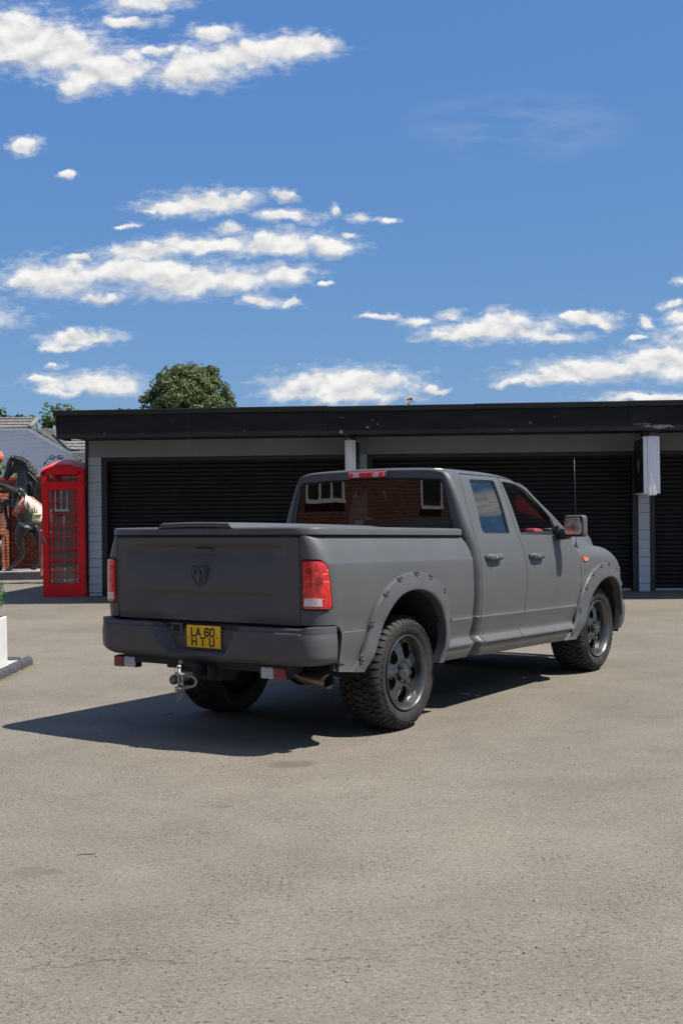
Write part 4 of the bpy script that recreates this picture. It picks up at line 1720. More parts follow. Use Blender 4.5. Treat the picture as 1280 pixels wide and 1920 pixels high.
def lettering(parent, rows_, x, hgt, strk):
    for text, zc, cells in rows_:
        for ch, yc, w in cells:
            m_ = MB()
            for st in glyph(ch, w, hgt, strk):
                for i in range(len(st) - 1):
                    a, b = Vector(st[i]), Vector(st[i + 1])
                    d = (b - a).normalized()
                    nn = Vector((-d.y, d.x)) * strk / 2
                    a2, b2 = a - d * strk * .42, b + d * strk * .42
                    poly = [a2 - nn, b2 - nn, b2 + nn, a2 + nn]
                    m_.prism([(p.x, p.y) for p in poly], (-.0012 - .0001 * i, 0, 0), (x, yc + w / 2, zc - hgt / 2), ((0, -1, 0), (0, 0, 1)))
            m_.build('character', 'plate_black', parent)


lettering(plate, [('LA 60', zp + .031, [('L', .0875, .031), ('A', .042, .037), ('6', -.034, .033), ('0', -.082, .033)]),
                  ('HTU', zp - .034, [('H', .080, .036), ('T', .002, .036), ('U', -.078, .036)])], -1.135, .051, .0118)
for s in (-1, 1):
    mb = MB()
    mb.lathe([(.0045, 0), (.0045, -.002), (.001, -.003)], 10, 'X', (-1.135, s * .122 - .003, zp - .004))
    mb.build('plate_screw', 'bolt_steel', plate)


# reversing lamps hung below the bumper
def aux_lamp(y0, red_first):
    zc = .522
    x = -1.135
    w1, w2 = .092, .100
    ys = [y0, y0 - w1] if red_first else [y0, y0 - w2]
    m_ = MB()
    m_.rbox((x + .035, y0 - .100, zc), (.060, .205, .082), .010)
    m_.box((x + .045, y0 - .1, zc + .06), (.02, .05, .06))
    base_ = m_.build('reversing_lamp', 'gap_black', truck)
    yr, yw = (y0 - w1 / 2, y0 - w1 - w2 / 2 - .006) if red_first else (y0 - w2 - w1 / 2 - .008, y0 - w2 / 2)
    m_ = MB()
    m_.rbox((x - .002, yr, zc), (.030, w1, .078), .010)
    m_.build('red_lens', 'dull_red', base_)
    m_ = MB()
    for k_ in (-1, 1):
        m_.rbox((x - .003, yw + k_ * .0255, zc), (.026, .0495, .074), .012, mi=0)
        for i in range(3):
            for j in range(4):
                m_.lathe([(.0052, 0), (.0042, -.0015), (.0005, -.002)], 8, 'X', (x - .0165, yw + k_ * .0255 + (i - 1) * .0135, zc + (j - 1.5) * .0155), mi=1)
    m_.build('led_lens', ['lamp_white', 'led_dot'], base_)


aux_lamp(.838, True)
aux_lamp(-.506, False)


# wheels
def tyre_mesh():
    m_ = MB()
    prof = [(.268, .020), (.273, .010), (.285, .0), (.303, -.010), (.330, -.018), (.352, -.017), (.372, -.010), (.388, .004), (.398, .020), (.402, .045), (.403, .16), (.402, .275), (.398, .298), (.385, .316), (.355, .334), (.31, .328), (.275, .31), (.268, .295)]
    m_.lathe([(r_, w) for r_, w in prof], 72, 'Y')
    # raised ring and lettering band on the wall
    m_.lathe([(.345, -.0185), (.346, -.0205), (.349, -.0205), (.350, -.0182)], 72, 'Y')
    N_ = 46

    def P3(th, r_, w):
        return (r_ * math.cos(th), w, r_ * math.sin(th))
    rr = random.Random(3)
    for i in range(N_):
        a0 = 2 * math.pi * i / N_
        da = 2 * math.pi / N_
        # tread blocks: three centre rows, interlocking, and shoulder lugs turning down the wall
        for row, (w0, w1, ph, skew) in enumerate([(.062, .112, .1, .30), (.118, .200, .6, -.34), (.206, .256, .15, .30)]):
            c0 = a0 + da * ph
            d = da * .37
            vs = []
            for r_ in (.396, .4165):
                k_ = 1.0 if r_ < .40 else .90
                for (sa, sw) in ((-1, 0), (1, 0), (1, .5), (1, 1), (-1, 1), (-1, .5)):
                    w = w0 + (w1 - w0) * sw
                    tw = skew * (sw - .5) * da + (0.20 * da if sw == .5 else 0)
                    wm = (w0 + w1) / 2
                    vs.append(P3(c0 + sa * d * k_ + tw, r_, wm + (w - wm) * k_))
            m_.add(vs, [(6, 7, 8, 9, 10, 11)] + [(j, (j + 1) % 6, 6 + (j + 1) % 6, 6 + j) for j in range(6)])
        for side in (0, 1):
            ph = .35 if side == 0 else .8
            lng = (i % 2 == 0)
            c0 = a0 + da * ph
            d = da * (.36 if lng else .30)
            wr = [(.056, .4155), (.030, .4145), (.008, .402), (-.006, .385), (-.0155 if lng else -.012, .362 if lng else .374)]
            inn = [(.056, .395), (.034, .393), (.018, .385), (.006, .372), (-.008, .358 if lng else .368)]
            vs = []
            for (w, r_), (wi, ri) in zip(wr, inn):
                W_, Wi = (w, wi) if side == 0 else (.318 - w, .318 - wi)
                tap = .96 if r_ > .40 else (.88 if r_ > .37 else .74)
                vs += [P3(c0 - d * tap, r_, W_), P3(c0 + d * tap, r_, W_), P3(c0 - d, ri, Wi), P3(c0 + d, ri, Wi)]
            fs = []
            for j in range(4):
                b, t = j * 4, j * 4 + 4
                fs += [(b, b + 1, t + 1, t), (b, t, t + 2, b + 2), (b + 1, b + 3, t + 3, t + 1)]
            fs += [(0, 2, 3, 1), (16, 17, 19, 18)]
            m_.add(vs, fs)
    # scalloped moulding where the lugs end
    sc = []
    for i in range(N_ * 6 + 1):
        th = 2 * math.pi * i / (N_ * 6)
        sc.append(P3(th, .3585 + .006 * math.cos(th * N_), -.0165))
    m_.tube(sc, .0026, 5, caps=False)
    return m_


def make_wheel():
    w = bpy.data.objects.new('wheel', None)
    w.empty_display_size = .3
    link(w, truck)
    o = tyre_mesh().build('tyre', 'tyre', w, smooth_angle=30)
    m_ = MB()
    m_.lathe([(.262, .030), (.270, .020), (.2745, .006), (.275, -.006), (.2725, -.011), (.267, -.011), (.262, -.004), (.2585, .004), (.252, .020), (.2478, .040), (.247, .060)], 72, 'Y')
    m_.build('rim_lip', 'lip_metal', w, smooth_angle=50)
    m_ = MB()
    m_.lathe([(.2465, .055), (.246, .13), (.236, .15), (.236, .29)], 60, 'Y')
    m_.build('rim_barrel', 'wheel_metal', w)

    def depth(u, v):
        r_ = math.hypot(u, v)
        a = math.atan2(v, u) - R(97)
        k_ = 5 * a
        ridge = (0.5 + 0.5 * math.cos(k_))
        d = .062 - .034 * (1 - sst(r_, .07, .215)) - .006 * sst(r_, .2, .246)
        d -= .022 * ridge ** 1.5 * (1 - sst(r_, .20, .246)) * sst(r_, .05, .11)
        d += .010 * (ridge ** 14) * (1 - sst(r_, .15, .23)) * sst(r_, .10, .14)
        return d

    def S_face(u, v):
        return (u, depth(u, v), v)
    holes = []
    for k_ in range(5):
        a = R(97) + 2 * math.pi * (k_ + .5) / 5
        hp = []
        for t in np.linspace(0, 2 * math.pi, 29)[:-1]:
            rad = .168 + .064 * math.cos(t)
            tang = .0545 * math.sin(t) * (1.0 + .16 * math.cos(t))
            hp.append((rad * math.cos(a) - tang * math.sin(a), rad * math.sin(a) + tang * math.cos(a)))
        holes.append(hp)
    circ = [(.2475 * math.cos(t), .2475 * math.sin(t)) for t in np.linspace(0, 2 * math.pi, 73)[:-1]]
    panel('spokes', circ, S_face, 'wheel_metal', w, holes=holes, h=.010, th=.030, step=.012)
    m_ = MB()
    m_.lathe([(.074, .045), (.074, .018), (.070, .010), (.060, .007), (.052, .002), (.034, -.0015), (.002, -.003)], 40, 'Y')
    cap = m_.build('centre_cap', 'wheel_metal', w, smooth_angle=40)
    for k_ in range(5):
        a = R(97) + 2 * math.pi * (k_ + .5) / 5
        q = MB()
        M = Matrix.Rotation(-a, 3, 'Y')
        q.rbox((.063 * math.cos(a), .011, .063 * math.sin(a)), (.030, .022, .036), .005, rot=M, mi=0)
        q.build('nut_pocket', 'gap_black', cap)
    m_ = MB()
    m_.lathe([(.019, -.0015), (.019, -.0055), (.016, -.0065), (.012, -.0055), (.001, -.005)], 24, 'Y')
    m_.build('cap_badge', 'lip_metal', cap)
    m_ = MB()
    m_.lathe([(.03, .150), (.175, .150), (.178, .154), (.178, .176), (.172, .18), (.03, .18)], 48, 'Y')
    m_.build('brake_disc', 'brake_iron', w)
    m_ = MB()
    m_.rbox((.12, .165, .09), (.10, .07, .16), .02, rot=Matrix.Rotation(R(-40), 3, 'Y'))
    m_.build('brake_caliper', 'brake_iron', w)
    m_ = MB()
    m_.lathe([(.06, .26), (.236, .262), (.236, .275)], 40, 'Y')
    m_.build('wheel_back', 'underbody', w)
    return w


def dup(o, parent):
    c = o.copy()
    COL.objects.link(c)
    c.parent = parent
    for ch in list(o.children):
        dup(ch, c)
    return c


WR, WX_R, WX_F, WYL = .413, .0, 3.525, .918
wheel = make_wheel()
wheel.location = (WX_R, -WYL, WR - .002)
for (x, s) in ((WX_F, -1), (WX_R, 1), (WX_F, 1)):
    w = dup(wheel, truck)
    w.location = (x, s * WYL, WR - .002)
    w.rotation_euler = (0, R(23 if x > 1 else 51), 0) if s < 0 else (0, R(15), R(180))
for w in [o for o in truck.children if o.name.startswith('wheel') and o.type == 'EMPTY']:
    w.scale = (.983, 1, .983)

# underbody: frame rails, axle, wheel-house liners, exhaust, towing gear
mb = MB()
for s in (-1, 1):
    mb.box((1.6, s * .42, .56), (5.2, .08, .16))
mb.box((1.9, 0, .60), (2.6, 1.5, .14))
mb.box((3.6, 0, .72), (1.3, 1.1, .40))
for s in (-1, 1):
    mb.box((3.58, s * .66, 1.02), (1.12, .34, .16))
    mb.box((3.0, s * .72, .80), (.03, .40, .50))
mb.box((1.0, .45, .47), (1.3, .45, .22))
mb.box((-1.08, 0, .575), (.12, 1.5, .10))
mb.tube([(WX_R, -.68, .41), (WX_R, .68, .41)], .055, 12)
mb.ball((WX_R, 0, .41), .155, 16, 10, (1, .8, 1))
mb.tube([(WX_F, -.68, .42), (WX_F, .68, .42)], .045, 10)
mb.box((-.55, 0, .60), (.75, .75, .16))
mb.box((-1.0, -.08, .555), (.20, .30, .07))
mb.build('chassis', 'underbody', truck)
for cx, s in ((RAX, -1), (RAX, 1), (FAX, -1), (FAX, 1)):
    mb = MB()
    P = []
    for i in range(25):
        p = math.pi * i / 24
        rl = .58 if cx < 1 else .565
        x, z = cx - .05 * (cx > 1) - rl * math.cos(p), .44 + .60 * math.sin(p)
        P.append([tilt(x, s * .50, z), tilt(x, s * (abs((S_wing if x > 2.98 else S_door)(x, .90)[1]) - .012), z)])
    mb.grid(P)
    mb.box((cx, s * .50, .74 - KS * cx), (1.2, .02, .62))
    mb.build('wheel_house_liner', 'underbody', truck)
mb = MB()
mb.tube([(-.40, -.50, .52), (-.70, -.53, .50), (-.84, -.58, .485), (-.93, -.72, .475), (-.965, -.86, .468), (-.975, -.93, .465)], [.045, .045, .046, .048, .048, .048], 18, caps=False)
mb.tube([(-.93, -.72, .475), (-.965, -.86, .468), (-.974, -.928, .465)], [.043, .043, .043], 18, caps=False, mi=1)
mb.build('exhaust_pipe', ['exhaust_steel', 'underbody'], truck, smooth_angle=60)
# towing gear
mb = MB()
mb.rbox((-1.10, 0, .515), (.34, .075, .075), .006)
mb.box((-1.06, 0, .485), (.14, .30, .09))
mb.rbox((-1.262, 0, .515), (.02, .10, .10), .008)
mb.prism([(-1.20, .55), (-.80, .55), (-.95, .42), (-1.20, .45)], (0, .02, 0), (0, -.11, 0))
hitch = mb.build('tow_hitch', 'underbody', truck)
mb = MB()
mb.ball((-1.30, .118, .452), .034, 20, 12)
mb.tube([(-1.275, .10, .452), (-1.22, .075, .455), (-1.15, .05, .50)], [.016, .018, .02], 10)
mb.build('tow_ball', 'tow_ball_steel', hitch)
mb = MB()
mb.tube([(-1.33, .045, .545), (-1.33, .045, .385)], .0125, 12)
mb.ball((-1.33, .045, .548), .018, 12, 8, (1, 1, .7))
mb.rbox((-1.30, .030, .500), (.10, .085, .016), .006, rot=R(-20))
mb.rbox((-1.315, .035, .405), (.075, .075, .016), .006, rot=R(-20))
loop = []
for i in range(13):
    a = -math.pi / 2 + math.pi * i / 12
    loop.append((-1.315 + .01 * math.cos(a), -.035 - .048 * math.cos(a), .452 + .036 * math.sin(a)))
mb.tube([(-1.325, .03, .416)] + loop + [(-1.325, .03, .488)], .0095, 8)
mb.ball((-1.30, .055, .575), .016, 10, 8)
mb.build('shackle', 'galvanised', hitch)
mb = MB()
mb.tube([(-1.335, .058, .386), (-1.337, .060, .36), (-1.335, .052, .335), (-1.335, .060, .305)], .0032, 6)
mb.tube([(-1.335, .033, .388), (-1.337, .026, .37), (-1.336, .030, .35), (-1.336, .042, .335), (-1.336, .038, .328), (-1.336, .030, .334), (-1.336, .036, .342)], .0032, 6)
mb.tube([(-1.34, .022, .520), (-1.345, .0, .46), (-1.345, -.006, .40), (-1.343, .008, .355), (-1.34, .035, .325), (-1.338, .042, .305)], .0026, 6)
mb.tube([(-1.30, .10, .49), (-1.30, .112, .515), (-1.295, .125, .545)], .002, 5)
mb.build('wire_clip', 'galvanised', hitch)
mb = MB()
for i in range(6):
    mb.rbox((-1.12, -.18 - i * .036, .545), (.02, .022, .04), .004)
mb.build('tow_socket', 'underbody', hitch)


# door mirrors
def door_mirror(sg):
    m_ = MB()
    xm = 2.51
    m_.rbox((xm + .055, sg * 1.128, 1.412), (.105, .192, .192), .035, seg=4)
    m_.tube([(xm + .12, sg * .935, 1.345), (xm + .075, sg * 1.0, 1.338), (xm + .06, sg * 1.07, 1.345)], [.050, .044, .040], 14, squash=(1.1, .6))
    m_.prism(rounded([(2.545, 1.300), (2.69, 1.296), (2.64, 1.375), (2.575, 1.42)], .01), (0, -sg * .03, 0), (0, sg * .955, 0), mi=1)
    o = m_.build('door_mirror', ['flare_plastic', 'gap_black'], truck, smooth_angle=35)
    m_ = MB()
    m_.rbox((xm + .0035, sg * 1.128, 1.412), (.012, .172, .172), .005, seg=2)
    bz_ = m_.build('mirror_bezel', 'gap_black', o)
    m_ = MB()
    gl = rounded([(-.074, -.074), (.074, -.074), (.074, .074), (-.074, .074)], .03)
    m_.prism(gl, (-.003, 0, 0), (xm - .0025, sg * 1.128, 1.412), ((0, 1, 0), (0, 0, 1)))
    g = m_.build('mirror_glass', 'mirror_chrome', o)
    c_ = Vector((xm, sg * 1.128, 1.412))
    g.matrix_local = Matrix.Translation(c_) @ Matrix.Rotation(R(-15 * sg), 4, 'Z') @ Matrix.Rotation(R(4.5), 4, 'Y') @ Matrix.Translation(-c_ + Vector((-.018, 0, 0)))
    m_ = MB()
    m_.lathe([(.028, 0), (.020, -.004), (.001, -.0055)], 20, 'X', (xm - .0052, sg * (1.128 - .044), 1.452))
    sp_ = m_.build('blind_spot_mirror', 'mirror_chrome', o)
    for q in (bz_, sp_):
        q.matrix_local = g.matrix_local.copy()


door_mirror(-1)
door_mirror(1)

# whip aerial on the wing
ax_, ay_ = 3.085, -.905
mb = MB()
az_ = 1.288 - KS * ax_
mb.lathe([(.024, -.02), (.022, .0), (.012, .022), (.007, .045), (.0035, .06)], 12, c=(ax_, ay_, az_))
ab = mb.build('aerial', 'black_rubber', truck, smooth_angle=50)
mb = MB()
mb.tube([(ax_, ay_, az_ + .05), (ax_ - .002, ay_, az_ + .40), (ax_ - .006, ay_ + .004, az_ + .83)], [.0024, .0020, .0016], 6)
mb.ball((ax_ - .0045, ay_ + .002, az_ + .70), .0055, 8, 6)
mb.ball((ax_ - .006, ay_ + .004, az_ + .83), .005, 8, 6)
mb.build('aerial_mast', 'bolt_steel', ab)


# cabin
def seat(x, y, w):
    m_ = MB()
    m_.rbox((x + .28, y, .98), (.50, w, .16), .05, seg=3)
    m_.rbox((x, y, 1.22), (.17, w, .56), .06, rot=Matrix.Rotation(R(-14), 3, 'Y'), seg=3)
    o = m_.build('seat', 'dash_black', truck, smooth_angle=50)
    m_ = MB()
    m_.rbox((x - .09, y, 1.585), (.10, min(w, .26), .17), .04, rot=Matrix.Rotation(R(-10), 3, 'Y'), seg=3)
    m_.build('headrest', 'dash_black', o, smooth_angle=50)


seat(1.98, .42, .52)
seat(1.98, -.42, .52)
mb = MB()
mb.rbox((1.28, 0, 1.18), (.17, 1.45, .50), .05, rot=Matrix.Rotation(R(-10), 3, 'Y'), seg=3)
mb.rbox((1.50, 0, .96), (.45, 1.45, .14), .05, seg=3)
mb.build('rear_bench', 'dash_black', truck, smooth_angle=50)
mb = MB()
mb.rbox((2.74, 0, 1.20), (.42, 1.62, .28), .07, seg=3)
mb.rbox((2.86, 0, 1.29), (.40, 1.55, .10), .04, seg=3)
mb.build('dashboard', 'dash_black', truck, smooth_angle=50)
mb = MB()
mb.rbox((2.63, -.56, 1.345), (.46, .52, .085), .035, rot=Matrix.Rotation(R(3), 3, 'Y'), seg=3)
mb.build('dash_pad', 'red_seat', truck, smooth_angle=40)
mb = MB()
ring = [(2.47 + .05 * math.sin(a), .40 + .185 * math.cos(a), 1.22 + .175 * math.sin(a)) for a in np.linspace(0, 2 * math.pi, 33)]
mb.tube(ring, .016, 8, caps=False)
mb.rbox((2.49, .40, 1.20), (.04, .16, .09), .02)
mb.tube([(2.49, .40, 1.2), (2.66, .40, 1.16)], .03, 10)
mb.build('steering_wheel', 'dash_black', truck, smooth_angle=50)
for sg in (-1, 1):
    mb = MB()
    mb.rbox((2.20, sg * .885, 1.12), (.78, .05, .50), .02)
    mb.rbox((2.20, sg * .862, 1.27), (.76, .05, .075), .022, seg=3)
    mb.build('door_lining', 'dash_black', truck, smooth_angle=40)
mb = MB()
P = []
for x in np.linspace(1.0, 2.22, 14):
    P.append([(lambda p: (p[0], p[1] * .985, p[2] - .035))(roof_pt(x, abs(q), -1 if q < 0 else 1)) for q in np.linspace(-1, 1, 17)])
mb.grid(P)
mb.build('headlining', 'headliner', truck)
mb = MB()
mb.box((2.0, 0, .85), (2.2, 1.7, .05))
mb.box((1.0, 0, 1.08), (.04, 1.60, .62))
mb.rbox((2.33, .0, 1.735), (.03, .24, .06), .01)
mb.build('cabin_floor', 'dash_black', truck)
mb = MB()
mb.prism(rounded([(.195, 1.73), (.245, 1.73), (.375, 1.50), (.315, 1.50)], .01), (.012, 0, 0), (1.05, 0, 0), ((0, -1, 0), (0, 0, 1)))
mb.build('seat_belt', 'cream_slab', truck)


# ------------------------------------------------------------------ garage block
garage = thing('garage_block', 'long flat-roofed garage block with black roller shutters and a deep black fascia', 'garage', (0, WALL_Y, 0), -WALL_YAW)
garage.rotation_euler = (0, R(0.49), -WALL_YAW)
YF = -1.20                                   # front of the roof overhang


def shared(name, me, parent, loc, rot=None):
    o = bpy.data.objects.new(name, me)
    o.location = loc
    if rot:
        o.rotation_euler = rot
    return link(o, parent)


mb = MB()
mb.box((3.76, 3.95, 3.10), (16.74, 10.1, .42))
mb.box((-4.66, -.80, 3.10), (.11, .62, .42))
mb.box((3.7, -1.10 + .04, 2.905), (16.84, .10, .05))
o = mb.build('roof', 'fascia', garage)
mb = MB()
xs_ = [-4.715, -2.4, -.10, 2.3, 4.75, 7.2, 9.6, 12.12]
for a, b in zip(xs_, xs_[1:]):
    mb.rbox(((a + b) / 2, YF - .012, 3.048), (b - a - .004, .024, .385), .003, seg=1)
mb.rbox((-4.727, -.845, 3.048), (.024, .70, .385), .003, seg=1)
mb.build('fascia_board', 'fascia', o)
mb = MB()
for i, (a, b) in enumerate(zip(xs_, xs_[1:])):
    mb.rbox(((a + b) / 2 - (.03 if i == 0 else 0), YF - .01, 3.287 + .006 * math.sin(i * 2.1)), (b - a + (.06 if i == 0 else 0), .10, .092), .008, seg=1)
mb.rbox((-4.735, -.845, 3.288), (.09, .71, .09), .008, seg=1)
mb.build('roof_edge_trim', 'shutter_black', o)
mb = MB()
mb.lathe([(.055, 0), (.055, -.012), (.04, -.014), (.002, -.010)], 20)
dl = mb.mesh('downlight', 'lamp_white')
for x in (-3.62, -2.11, -.58, 1.24, 4.20, 6.2):
    shared('downlight', dl, garage, (x, -1.03, 2.882))
# lintel above the shutters and the side and back walls
mb = MB()
mb.box((3.7, .11, 2.745), (16.56, .22, .31))
mb.build('lintel', 'render_grey', garage)
mb = MB()
mb.box((-4.50, 4.2, 1.45), (.16, 8.0, 2.95))
mb.box((11.90, 4.2, 1.45), (.16, 8.0, 2.95))
mb.box((3.7, 8.3, 1.45), (16.5, .2, 2.95))
mb.box((3.7, 1.6, 1.45), (16.3, .1, 2.95))
mb.build('wall', 'render_grey', garage)
mb = MB()
mb.box((-4.598, -.002, 1.50), (.052, .05, 2.86))
mb.build('corner_trim', 'frame_black', garage)
# siding boards on the piers
BM = {}


def board_mesh(w):
    if w not in BM:
        q = MB()
        # weatherboard: its lower edge stands proud of the board below
        q.prism([(-.020, 0), (-.020, .005), (-.003, .146), (.012, .146), (.012, 0)], (w, 0, 0), (-w / 2, 0, 0), ((0, 1, 0), (0, 0, 1)))
        BM[w] = q.mesh('siding_board', 'siding_bluegrey')
    return BM[w]


for (xa, xb) in ((-4.572, -4.338), (.13, .44), (5.087, 5.272), (9.75, 10.0)):
    q = MB()
    q.box(((xa + xb) / 2, .095, 1.40), (xb - xa - .004, .15, 2.40))
    pier = q.build('pier', 'siding_bluegrey', garage)
    for i in range(17):
        shared('siding_board', board_mesh(round(xb - xa, 3)), pier, ((xa + xb) / 2, .004, .02 + i * .152 + .002 * ((i * 7) % 3 - 1)))
# shutters: guide rails, slats, bottom bar
SL = {}


def slat_mesh(w):
    if w not in SL:
        q = MB()
        pr = [(.000, 0), (-.010, .004), (-.019, .016), (-.022, .036), (-.018, .056), (-.008, .068), (.006, .071), (.006, 0)]
        q.prism(pr, (w, 0, 0), (-w / 2, 0, 0), ((0, 1, 0), (0, 0, 1)))
        SL[w] = q.mesh('slat', 'shutter_black')
    return SL[w]


for (xa, xb) in ((-4.338, .13), (.44, 5.087), (5.272, 9.75)):
    gw = .095
    q = MB()
    q.box((xa + gw / 2, .13, 1.36), (gw, .20, 2.46))
    q.box((xb - gw / 2, .13, 1.36), (gw, .20, 2.46))
    q.box(((xa + xb) / 2, .13, 2.555), (xb - xa - 2 * gw, .20, .075))
    q.box(((xa + xb) / 2, .28, 1.36), (xb - xa, .04, 2.46))
    fr = q.build('shutter', 'frame_black', garage)
    w = round(xb - xa - 2 * gw - .01, 3)
    for i in range(32):
        shared('slat', slat_mesh(w), fr, ((xa + xb) / 2, .215 + .0015 * ((i * 5) % 4), .232 + i * .0748))
    q = MB()
    q.rbox(((xa + xb) / 2, .205, .190), (w, .03, .075), .005)
    q.build('bottom_bar', 'sill_grey', fr)
# lamp on the roof edge
mb = MB()
mb.box((1.225, -1.05, 3.36), (.02, .02, .10))
M_ = Matrix.Rotation(R(-18), 3, 'Y') @ Matrix.Rotation(R(-35), 3, 'X')
for (dx, dz, sx, sz) in ((0, .042, .12, .014), (0, -.042, .12, .014), (-.055, 0, .014, .084), (.055, 0, .014, .084)):
    p = M_ @ Vector((dx, 0, dz))
    mb.box((1.245 + p.x, -1.05 + p.y, 3.425 + p.z), (sx, .02, sz), rot=M_)
p = M_ @ Vector((0, .012, 0))
mb.box((1.245 + p.x, -1.05 + p.y, 3.425 + p.z), (.10, .008, .07), rot=M_, mi=1)
mb.build('roof_lamp', ['sill_grey', 'terracotta'], garage)

GM = garage.matrix_basis.copy()
GM = Matrix.Translation((0, WALL_Y, 0)) @ Matrix.Rotation(-WALL_YAW, 4, 'Z') @ Matrix.Rotation(R(0.49), 4, 'Y')


def sign(xc, w, y0, y1, zb_, zt_, label):
    p = GM @ Vector((xc, y0, zb_))
    s = thing('projecting_sign', label, 'sign', p, -WALL_YAW, 'box signs hung from the garage piers')
    d = y0 - y1
    q = MB()
    h_ = zt_ - zb_
    # extruded aluminium rim: a broad web with a flange each side
    q.rbox((0, -d / 2, h_ / 2), (w * .50, d, h_), .012)
    q.rbox((-w * .36, -d / 2 + .012, h_ / 2 + .012), (w * .25, d - .03, h_ - .03), .014, seg=3)
    q.rbox((w * .36, -d / 2 + .012, h_ / 2 + .012), (w * .25, d - .03, h_ - .03), .014, seg=3)
    q.box((-w * .13, -d - .002, h_ / 2), (.012, .008, h_ - .03))
    q.box((w * .05, -d - .001, h_ / 2), (.008, .006, h_ - .03))
    q.build('sign_case', 'white_aluminium', s, smooth_angle=35)
    for sg in (-1, 1):
        q = MB()
        q.rbox((sg * (w * .485 + .004), -d / 2 + .015, h_ / 2 + .012), (.008, d - .10, h_ - .07), .003, seg=1)
        f = q.build('sign_face', 'frame_black', s)
        q = MB()
        y_, z_ = -d / 2 + .03, h_ * .52
        x_ = sg * (w * .485 + .0085)
        crest = [(-.13, .10), (-.10, .115), (-.055, .085), (-.02, .105), (0, .125), (.02, .105), (.055, .085), (.10, .115), (.13, .10), (.105, .04), (.06, -.01), (.035, -.07), (.015, -.11), (0, -.125), (-.015, -.11), (-.035, -.07), (-.06, -.01), (-.105, .04)]
        pts = [(x_, y_ + a, z_ + b) for a, b in crest]
        q.tube(pts + [pts[0]], .0045, 6, caps=False)
        q.tube([(x_, y_ - .02, z_ + .08), (x_, y_ + .03, z_ + .04), (x_, y_ - .02, z_), (x_, y_ + .012, z_ - .06)], .010, 8)
        q.tube([(x_, y_ - .06, z_ + .06), (x_, y_ - .03, z_ - .01), (x_, y_, z_ - .08)], .008, 8)
        q.tube([(x_, y_ + .07, z_ + .06), (x_, y_ + .05, z_ + .0), (x_, y_ + .01, z_ - .05)], .008, 8)
        q.build('crest', 'crest_pale', f)
    q = MB()
    q.box((0, -.005, h_ + .06), (.05, .06, .14))
    q.box((0, -d * .6, h_ + .03), (.03, .03, .10))
    q.build('bracket', 'frame_black', s)
    return s


sign(.232, .185, -.06, -.82, 1.80, 2.80, 'narrow white-edged box sign hung in the middle of the garages, above the truck cab')
sign(5.150, .268, -.10, -1.12, 1.815, 2.775, 'white-edged box sign with a black crested face on the right-hand pier')

# ------------------------------------------------------------------ red telephone box
PX, PY = -4.965, 20.93
pb = thing('telephone_box', 'red telephone box with small panes beside the end of the garages', 'phone box', (PX, PY, ground_z(PX, PY + .2) - .005), -WALL_YAW)
HW, DP = .385, .77


